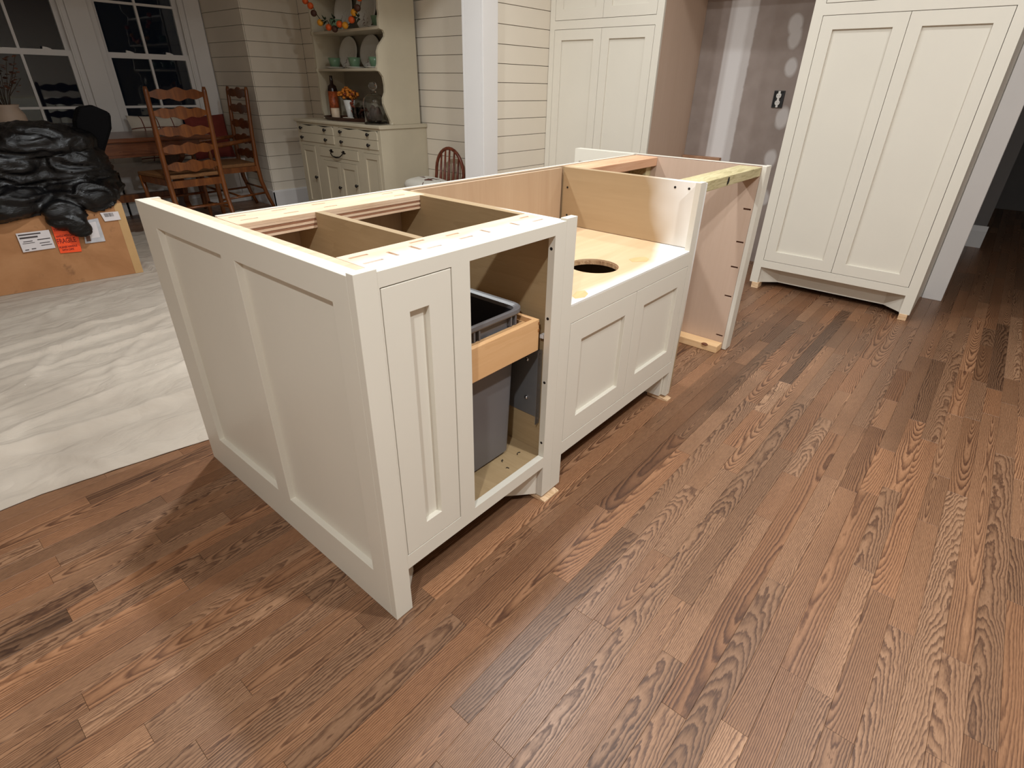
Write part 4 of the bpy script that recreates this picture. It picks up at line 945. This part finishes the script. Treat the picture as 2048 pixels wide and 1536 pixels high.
# --- trestle table
tb = thing('dining_table', 'dark stained trestle dining table in front of the window bench', 'table', (1.05, 5.08, 0))
T0, T1, TZ = 0.25, 1.78, 0.74
obj('tabletop', MB().box(T0, T1, 4.70, 5.44, TZ - 0.032, TZ), TABLEW, tb, bevel=0.006)
obj('apron', MB().box(T0 + 0.10, T1 - 0.10, 4.735, 4.76, TZ - 0.125, TZ - 0.0325), TABLEW, tb)
obj('apron', MB().box(T0 + 0.10, T1 - 0.10, 5.38, 5.405, TZ - 0.125, TZ - 0.0325), TABLEW, tb)
obj('leaf_support', MB().box(T0 + 0.5, T1 - 0.15, 4.715, 4.76, TZ - 0.145, TZ - 0.1255), TABLEW, tb, bevel=0.003)
for xx in (0.90, 1.52):
    leg = [(4.80, 0.0045), (5.34, 0.0045), (5.34, 0.05), (5.20, 0.09), (5.14, 0.16), (5.18, 0.28), (5.13, 0.40), (5.20, 0.50), (5.32, 0.56), (5.32, 0.592), (4.82, 0.592), (4.82, 0.56), (4.94, 0.50), (5.01, 0.40), (4.96, 0.28), (5.00, 0.16), (4.94, 0.09), (4.80, 0.05)]
    obj('trestle_leg', MB().prism(leg, 0, xx, xx + 0.045), CHAIRW, tb, bevel=0.004)
obj('trestle_beam', MB().box(0.9455, 1.5195, 5.04, 5.10, 0.20, 0.26), CHAIRW, tb)
# --- window bench and pillows
be = thing('window_bench', 'long white built-in window bench below the dark windows', 'bench', (0.7, 5.6, 0))
obj('bench_seat', MB().box(-1.2, 2.392, 5.46, WY - 0.0185, 0.40, 0.44), PAINTW, be, bevel=0.004)
for a, b in ((-1.2, -0.02), (0.0, 1.18), (1.2, 2.39)):
    shaker('bench_front', be, 1, 5.50, 0.02, (a, b, 0.0, 0.3995), (0.08, 0.08), PAINTW)
def plaid():
    t = NT('plaid_cloth'); co = t.n('ShaderNodeTexCoord').outputs['Object']; sx = t.n('ShaderNodeSeparateXYZ'); t.l(co, sx.inputs[0])
    def ln(o, fq, off): return t.math('LESS_THAN', t.math('FRACT', t.math('ADD', t.math('MULTIPLY', o, fq), off)), 0.07)
    m = t.math('MAXIMUM', ln(sx.outputs[0], 7.5, 0.1), ln(sx.outputs[2], 7.5, 0.35))
    t.l(t.mix(m, srgb(206, 196, 182), srgb(110, 60, 50)), t.b.inputs['Base Color']); t.b.inputs['Roughness'].default_value = 0.9; return t.m
def pillow(name, x, y_, z, w_, h_, d_, rx, rz_, mat, label, seed):
    m = MB(); n = 14; P = []; F = []
    for side in (1, -1):
        for i in range(n + 1):
            for j in range(n + 1):
                u, v = -1 + 2 * i / n, -1 + 2 * j / n
                ed = (1 - u ** 4) * (1 - v ** 4); px_ = u * (1 - 0.07 * (1 - v * v) * 0 - 0.06 * v * v * 0) * w_ / 2 * (1 - 0.06 * (1 - abs(v) ** 2)); pz = v * h_ / 2 * (1 - 0.06 * (1 - abs(u) ** 2))
                P.append((px_, side * (d_ / 2 * max(0, ed) ** 0.5 + 0.004 * noise.noise(Vector((u * 3 + seed, v * 3, 0)))), pz))
    q = (n + 1) ** 2
    for i in range(n):
        for j in range(n):
            a = i * (n + 1) + j; F.append([a, a + n + 1, a + n + 2, a + 1]); F.append([q + a, q + a + 1, q + a + n + 2, q + a + n + 1])
    m.smooth = True; m.add(P, F); m.smooth = False
    bm_o = obj(name, m, mat, None, local=True); bm_o.location = (x, y_, z); bm_o.rotation_euler = (rx, 0, rz_)
    return tag(bm_o, label, 'pillow', 'pillows on the window bench')
pillow('pillow', 1.70, 5.65, 0.652, 0.50, 0.42, 0.13, -0.22, 0.0, plaid(), 'cream plaid pillow leaning below the right-hand window', 1)
pillow('pillow', 2.13, 5.58, 0.650, 0.42, 0.42, 0.14, -0.18, 0.06, plain('red_cloth', srgb(120, 44, 34), 0.85, 0.1, 10), 'dark red pillow on the bench behind the armchair', 5)
# --- pot with dried branches on the table
po_ = thing('flower_pot', 'cream stoneware pot of dried brown branches at the table left end', 'pot', (0.46, 4.90, TZ + 0.0005))
obj('pot_body', MB().lathe([(0.075, 0), (0.085, 0.01), (0.105, 0.10), (0.095, 0.18), (0.072, 0.225), (0.082, 0.245), (0.074, 0.245), (0.064, 0.225), (0.08, 0.17), (0, 0.10)], (0.46, 4.90, TZ + 0.0005), 24), plain('stoneware', srgb(178, 156, 138), 0.55, 0.06, 12), po_)
st_ = MB(); lv = MB(); random.seed(11)
for k in range(26):
    a = random.uniform(0, 6.28); r = random.uniform(0.05, 0.24); z = TZ + 0.36 + random.uniform(0, 0.26)
    p = Vector((0.46 + r * math.cos(a), 4.90 + r * math.sin(a) * 0.7, z)); mid = Vector((0.46 + r * 0.3 * math.cos(a), 4.90 + r * 0.3 * math.sin(a), TZ + 0.30))
    st_.tube([(0.46, 4.90, TZ + 0.15), mid, p], 0.0022, 5, cap=False)
    for j in range(9):
        q = mid.lerp(p, 0.35 + 0.08 * j) + Vector((random.uniform(-.03, .03), random.uniform(-.03, .03), random.uniform(-.02, .03))); b = random.uniform(0, 6.28); L = random.uniform(0.018, 0.036)
        d = Vector((math.cos(b) * L, math.sin(b) * L, random.uniform(-0.5, 0.5) * L)); sd = Vector((-d.y, d.x, L * 0.3)) * 0.45
        lv.add([q, q + d * 0.5 + sd, q + d, q + d * 0.5 - sd], [(0, 1, 2, 3)])
obj('branches', st_, STEM, po_, kind='stuff'); obj('dried_leaves', lv, plain('dried_leaf', srgb(104, 62, 42), 0.8, 0.3, 20), po_, kind='stuff', fix=False)

# ================================================================== DROP CLOTH, BOX, BAG
def clothmat():
    t = NT('canvas_cloth'); co = t.n('ShaderNodeTexCoord').outputs['Object']
    n1 = t.noise(co, 1.6, 4, 0.6); n2 = t.noise(t.mapping(co, (60, 60, 60)), 8, 2)
    spk = t.noise(co, 30, 2, 0.4)
    c = t.ramp(n1, [(0.3, srgb(168, 155, 141)), (0.7, srgb(188, 176, 162))])
    c = t.mix(t.math('MULTIPLY', t.math('SUBTRACT', spk, 0.79), 20, clamp=True), c, srgb(236, 230, 222))
    t.l(c, t.b.inputs['Base Color']); t.b.inputs['Roughness'].default_value = 0.9
    n4 = t.noise(t.mapping(co, (1, 2.0, 1)), 3.6, 4, 0.5, 0.6)
    rg = t.math('ABSOLUTE', t.math('SUBTRACT', n4, 0.5))
    t.bump(t.math('ADD', rg, t.math('MULTIPLY', n2, 0.01)), 0.75, 0.030); return t.m
def cloth_h(x, y):
    v = Vector((x, y, 0))
    h = 0.006 + 0.010 * (noise.noise(Vector((x * 0.8, y * 2.2, 3))) + 0.3)
    # long folds running roughly along x
    for (y0, sl, wd, am, ph) in ((2.42, 0.06, 0.020, 0.020, 1.0), (2.62, 0.04, 0.025, 0.016, 5.0), (2.25, 0.10, 0.022, 0.012, 9.0), (1.52, -0.05, 0.055, 0.020, 2.0), (3.05, 0.08, 0.02, 0.010, 4.0), (1.95, 0.22, 0.035, 0.007, 8.0), (2.05, 0.25, 0.03, 0.006, 3.0), (1.78, 0.2, 0.03, 0.006, 6.0)):
        yy = y0 + sl * x + 0.05 * noise.noise(Vector((x * 1.3, ph, 0)))
        d = (y - yy) / wd; am2 = am * (1.15 + 1.1 * noise.noise(Vector((x * 0.9, ph * 2, 1))))
        h += max(0, am2) * math.exp(-d * d * 2.6) if d < 0 else max(0, am2) * math.exp(-abs(d) * 1.1)
    h += 0.012 * abs(noise.noise(Vector((x * 4.0, y * 5.5, 7)))) + 0.007 * abs(noise.noise(Vector((x * 9 + y * 3, y * 5, 2)))) + 0.003 * abs(noise.noise(Vector((x * 20, y * 13, 4)))) + 0.002 * noise.noise(Vector((x * 18, y * 16, 5)))
    cr = abs(noise.noise(Vector((x * 2.1 + 4, y * 2.0, 9)))); h += 0.010 * max(0, 0.10 - cr) / 0.10
    return max(0.0015, h)
def yedge(x):
    e = 1.185 - 0.175 * (x + 0.28) if x > -0.45 else 1.215 + 0.22 * min(0.0, x + 0.9) * -0.2
    return e + 0.010 * noise.noise(Vector((x * 3, 1, 1))) + 0.005 * noise.noise(Vector((x * 11, 1, 1)))
m = MB(); nx, ny = 210, 250; P = []; F = []
for j in range(ny + 1):
    for i in range(nx + 1):
        x = -1.7 + 3.75 * i / nx
        yb = 4.72 + 0.05 * noise.noise(Vector((x, 2, 2))) if x < 1.0 else 4.72 + 0.32 * (x - 1.0)
        if x > 0.995 and x < 1.0: yb = 4.72
        y_ = yedge(x); yy = y_ + (yb - y_) * (j / ny) ** 1.25
        ed = min(1.0, (yy - y_) / 0.06 + 0.12)
        h = cloth_h(x, yy) * ed + 0.0012
        if -0.83 < x < 0.66 and 3.38 < yy < 4.15: h = min(h, 0.003)
        if 1.15 < x < 1.72 and 4.2 < yy < 4.85: h = min(h, 0.004)
        if 0.80 < x and 4.70 < yy: h = min(h, 0.003)
        P.append((x, yy, h))
for j in range(ny):
    for i in range(nx):
        a = j * (nx + 1) + i; F.append([a, a + 1, a + nx + 2, a + nx + 1])
m.smooth = True; m.add(P, F)
dc = obj('drop_cloth', m, clothmat(), None, fix=False); so = dc.modifiers.new('thick', 'SOLIDIFY'); so.thickness = 0.0009; so.offset = -1
tag(dc, 'wrinkled off-white canvas drop cloth spread on the oak floor', 'cloth')
# --- cardboard box
def cardmat():
    t = NT('cardboard'); co = t.n('ShaderNodeTexCoord').outputs['Object']
    n1 = t.noise(co, 3.0, 5, 0.6, 0.5); n2 = t.noise(t.mapping(co, (30, 30, 3)), 4, 2); n3 = t.noise(co, 7, 4, 0.7)
    c = t.ramp(n1, [(0.3, srgb(150, 102, 62)), (0.5, srgb(170, 120, 78)), (0.75, srgb(182, 134, 92))])
    c = t.mix(t.math('MULTIPLY', t.math('SUBTRACT', n3, 0.60), 6, clamp=True), c, srgb(116, 80, 52))
    t.l(c, t.b.inputs['Base Color']); t.b.inputs['Roughness'].default_value = 0.75; t.bump(n2, 0.06, 0.0006); return t.m
CARD = cardmat()
bx = thing('cardboard_box', 'large scuffed cardboard box with shipping labels on the drop cloth', 'box', (0.611, 3.481, 0.0045), -0.12)
BL, BD, BH = 1.36, 0.50, 0.458
m = MB(); P = []; F = []
nxb, nzb = 30, 12
def bdent(u, v): return 0.006 * noise.noise(Vector((u * 3, v * 4, 1.5))) + 0.004 * noise.noise(Vector((u * 7, v * 7, 4)))
for j in range(nzb + 1):
    for i in range(nxb + 1):
        x = -BL * (1 - i / nxb); z = BH * j / nzb
        ed = min(1, 8 * min(i / nxb, 1 - i / nxb, j / nzb, 1 - j / nzb)); P.append((x, ed * bdent(x, z), z))
for j in range(nzb):
    for i in range(nxb):
        a = j * (nxb + 1) + i; F.append([a, a + 1, a + nxb + 2, a + nxb + 1])
m.add(P, F); q = len(m.v)
m.add([(-BL, 0, 0), (0, 0, 0), (0, BD, 0), (-BL, BD, 0), (-BL, 0, BH), (0, 0, BH), (0, BD, BH), (-BL, BD, BH)], [(0, 3, 2, 1), (1, 2, 6, 5), (2, 3, 7, 6), (3, 0, 4, 7)])
obj('box_body', m, CARD, bx, local=True)
obj('top_flap', MB().box(-BL, 0.0, 0.0, BD * 0.5 - 0.001, BH + 0.0003, BH + 0.005), CARD, bx, local=True, bevel=0.001)
obj('top_flap', MB().box(-BL, 0.0, BD * 0.5 + 0.001, BD, BH + 0.0003, BH + 0.005), CARD, bx, local=True, bevel=0.001)
TAPE = plain('box_tape', srgb(190, 152, 104), 0.35, 0.05, 6)
obj('tape', MB().box(-0.045, 0.0015, -0.0018, -0.0002, 0.0, BH), TAPE, bx, local=True)
obj('tape', MB().box(0.0003, 0.0015, 0.0, 0.05, 0.0, BH), TAPE, bx, local=True)
LAB = plain('label_paper', srgb(214, 206, 206), 0.5, 0.03, 20); INK = plain('label_ink', srgb(66, 58, 58), 0.7); ORL = plain('fluorescent_orange', srgb(250, 84, 34), 0.5, 0.03); INKR = plain('ink_on_orange', srgb(120, 22, 12), 0.7)
def quad(name, pts, mat, y, parent, th=0.0007):
    return obj(name, MB().prism([(p[0], p[1]) for p in pts], 1, y, y - th), mat, parent, local=True)
YL = -0.0075
def skew(pts, u, v):
    a, b, c, d_ = [Vector(p) for p in pts]; t1 = a.lerp(b, u); t2 = d_.lerp(c, u); return t1.lerp(t2, v)
def strip(name, pts, u0, u1, v0, v1, mat, parent, y):
    return quad(name, [skew(pts, u0, v1), skew(pts, u1, v1), skew(pts, u1, v0), skew(pts, u0, v0)], mat, y, parent, 0.0004)
def text_mesh(name, body, size, mat, parent, loc, w_fit=None):
    cu = bpy.data.curves.new(name, 'FONT'); cu.body = body; cu.size = size; cu.extrude = 0.0002; cu.align_x = 'LEFT'; cu.align_y = 'BOTTOM'; cu.offset = 0.0006
    o = bpy.data.objects.new(name + '_src', cu); COL.objects.link(o)
    dg = bpy.context.evaluated_depsgraph_get(); me = bpy.data.meshes.new_from_object(o.evaluated_get(dg)); bpy.data.objects.remove(o)
    xs = [v.co.x for v in me.vertices]; sx_ = (w_fit / (max(xs) - min(xs))) if w_fit else 1
    for v in me.vertices: v.co = Vector(((v.co.x - min(xs)) * sx_ + loc[0], loc[1] - v.co.z, v.co.y + loc[2]))
    me.materials.clear(); me.materials.append(mat)
    r_ = bpy.data.objects.new(name, me); COL.objects.link(r_); r_.parent = parent; return r_
l1 = [(-0.567, 0.347), (-0.41, 0.347), (-0.411, 0.237), (-0.568, 0.235)]
a = quad('shipping_label', l1[::-1], LAB, YL, bx)
for (u0, u1, v0, v1) in ((0.04, 0.72, 0.08, 0.15), (0.05, 0.60, 0.23, 0.32), (0.12, 0.40, 0.45, 0.49), (0.08, 0.45, 0.55, 0.58), (0.08, 0.2, 0.88, 0.93), (0.28, 0.42, 0.86, 0.91), (0.55, 0.95, 0.42, 0.47), (0.58, 0.90, 0.62, 0.66), (0.60, 0.94, 0.75, 0.79)):
    strip('print_line', l1, u0, u1, v0, v1, INK, a, YL - 0.0008)
l2 = [(-0.392, 0.385), (-0.270, 0.385), (-0.290, 0.194), (-0.398, 0.200)]
a = quad('fragile_label', l2[::-1], ORL, YL, bx)
text_mesh('lettering', 'FRAGILE', 0.042, INKR, a, (-0.392, YL - 0.0011, 0.250), 0.094)
text_mesh('lettering', 'THIS SIDE UP', 0.020, INKR, a, (-0.388, YL - 0.0011, 0.330), 0.090)
text_mesh('lettering', 'HANDLE WITH CARE', 0.018, INKR, a, (-0.389, YL - 0.0011, 0.292), 0.090)
text_mesh('lettering', 'PLEASE HANDLE', 0.016, INKR, a, (-0.392, YL - 0.0011, 0.226), 0.090)
text_mesh('lettering', 'WITH CARE', 0.016, INKR, a, (-0.384, YL - 0.0011, 0.208), 0.060)
l3 = [(-0.235, 0.375), (-0.149, 0.382), (-0.150, 0.237), (-0.258, 0.238)]
a = quad('packing_pouch', l3[::-1], plain('clear_pouch', srgb(186, 184, 188), 0.2, 0.15, 30), YL, bx)
strip('paper_slip', l3, 0.30, 0.80, 0.12, 0.80, LAB, a, YL - 0.0008); strip('brown_window', l3, 0.08, 0.30, 0.45, 0.92, plain('pouch_brown', srgb(92, 60, 46), 0.6), a, YL - 0.0008)
l4 = [(-0.129, 0.412), (-0.032, 0.410), (-0.030, 0.358), (-0.118, 0.357)]
a = quad('barcode_label', l4[::-1], LAB, YL, bx)
random.seed(5); u = 0.16
while u < 0.68:
    w_ = random.choice([0.010, 0.016, 0.026]); strip('bar', l4, u, u + w_, 0.10, 0.52, INK, a, YL - 0.0008); u += w_ + random.choice([0.012, 0.018])
# --- black refuse bag: lumpy heap draped on the box
def bagmat():
    t = NT('black_plastic'); co = t.n('ShaderNodeTexCoord').outputs['Object']
    n1 = t.noise(t.mapping(co, (5, 5, 9)), 2.5, 6, 0.65, 1.6)
    t.b.inputs['Base Color'].default_value = srgb(8, 7, 8); t.b.inputs['Roughness'].default_value = 0.27; t.b.inputs['Specular IOR Level'].default_value = 0.4; t.bump(n1, 0.7, 0.010); return t.m
def bag(name, lobes, label, vox=0.012, seed=0):
    m = MB()
    for c, r in lobes: m.ell(c, r, 24, 16)
    o = obj(name, m, BAGM, None)
    rm = o.modifiers.new('r', 'REMESH'); rm.mode = 'VOXEL'; rm.voxel_size = vox; rm.use_smooth_shade = True
    dg = bpy.context.evaluated_depsgraph_get(); me = bpy.data.meshes.new_from_object(o.evaluated_get(dg)); o.modifiers.clear(); o.data = me
    bm = bmesh.new(); bm.from_mesh(me)
    for _ in range(3): bmesh.ops.smooth_vert(bm, verts=bm.verts, factor=0.5, use_axis_x=True, use_axis_y=True, use_axis_z=True)
    bm.normal_update()
    for v in bm.verts:
        p = v.co
        a = noise.noise(Vector((p.x * 3.5 + seed, p.y * 3.5, p.z * 5)))
        b = noise.noise(Vector((p.x * 5 + 3 * a, p.y * 7, p.z * 16 + 6 * p.x * a + seed)))
        c = noise.noise(Vector((p.x * 22 + 3 * b, p.y * 22, p.z * 36)))
        d = 0.020 * a + 0.015 * (1 - abs(b) * 3.0) + 0.003 * (1 - abs(c) * 3)
        v.co = p + v.normal * d
        # rest on the box top / floor
        if v.co.z < 0.470:
            lx = (v.co.x - 0.611) * math.cos(-0.12) + (v.co.y - 3.481) * math.sin(-0.12); ly = -(v.co.x - 0.611) * math.sin(-0.12) + (v.co.y - 3.481) * math.cos(-0.12)
            if -BL < lx < 0.0 and -0.012 < ly < BD:
                if v.co.z > 0.40 and ly > 0.02: v.co.z = 0.470
                elif ly < 0.10:
                    v.co.x += math.sin(-0.12) * (ly + 0.014); v.co.y -= math.cos(-0.12) * (ly + 0.014)
                else: v.co.z = 0.470
    bm.to_mesh(me); bm.free()
    me.polygons.foreach_set('use_smooth', [True] * len(me.polygons))
    me.materials.clear(); me.materials.append(BAGM)
    return tag(o, label, 'bag')
BAGM = bagmat()
bag('refuse_bag', [((0.12, 3.78, 0.70), (0.42, 0.24, 0.20)), ((0.42, 3.76, 0.66), (0.26, 0.22, 0.21)), ((0.30, 3.72, 0.82), (0.34, 0.20, 0.10)), ((-0.25, 3.86, 0.68), (0.42, 0.24, 0.26)),
                   ((0.46, 3.62, 0.52), (0.20, 0.16, 0.10)), ((0.30, 3.51, 0.44), (0.10, 0.05, 0.10)), ((0.345, 3.475, 0.385), (0.065, 0.035, 0.085)), ((0.37, 3.465, 0.33), (0.035, 0.022, 0.05)), ((0.0, 3.58, 0.52), (0.30, 0.12, 0.09)), ((0.56, 3.74, 0.60), (0.14, 0.16, 0.12)),
                   ((0.62, 3.78, 0.52), (0.12, 0.10, 0.05))],
    'big crumpled black plastic bag heaped over the cardboard box', seed=2)
# dark bin-like roll poking out of the bag
ro = thing('black_roll', 'matt black flat-sided roll poking up from the black bag', 'roll', (0.66, 3.86, 0.8))
m = MB().prism([(0.54, 0.76), (0.66, 0.72), (0.755, 0.88), (0.775, 0.970), (0.69, 1.015), (0.61, 1.005), (0.57, 0.93)], 1, 3.70, 3.80)
obj('roll_body', m, plain('matt_black', srgb(7, 6, 7), 0.8, 0.1, 9, spec=0.08), ro, bevel=0.02)

# ================================================================== CEILING CANS (fixtures)
for i, (x, y_, p) in enumerate(CANS):
    cl_ = thing('recessed_light', 'round recessed ceiling light ' + ['above the camera side aisle', 'above the aisle before the waste cabinet', 'above the aisle before the pantry', 'above the drop cloth', 'above the island', 'above the refrigerator alcove'][i], 'light', (x, y_, CEIL - 0.001), 0, 'recessed ceiling lights')
    obj('trim_ring', MB().lathe([(0.060, -0.001), (0.080, -0.001), (0.080, -0.006), (0.060, -0.012), (0.060, -0.001)], (0, 0, 0), 24), CEILM, cl_, local=True)
# small debris on the oak floor
tag(obj('brad_nail', MB().tube([(2.36, -0.10, 0.0014), (2.385, -0.085, 0.0014)], 0.0012, 6), plain('nail_brass', srgb(190, 160, 110), 0.3, 0.05, 9, 0.8)), 'tiny bright nail lying on the oak floor in front of the pantry', 'nail')
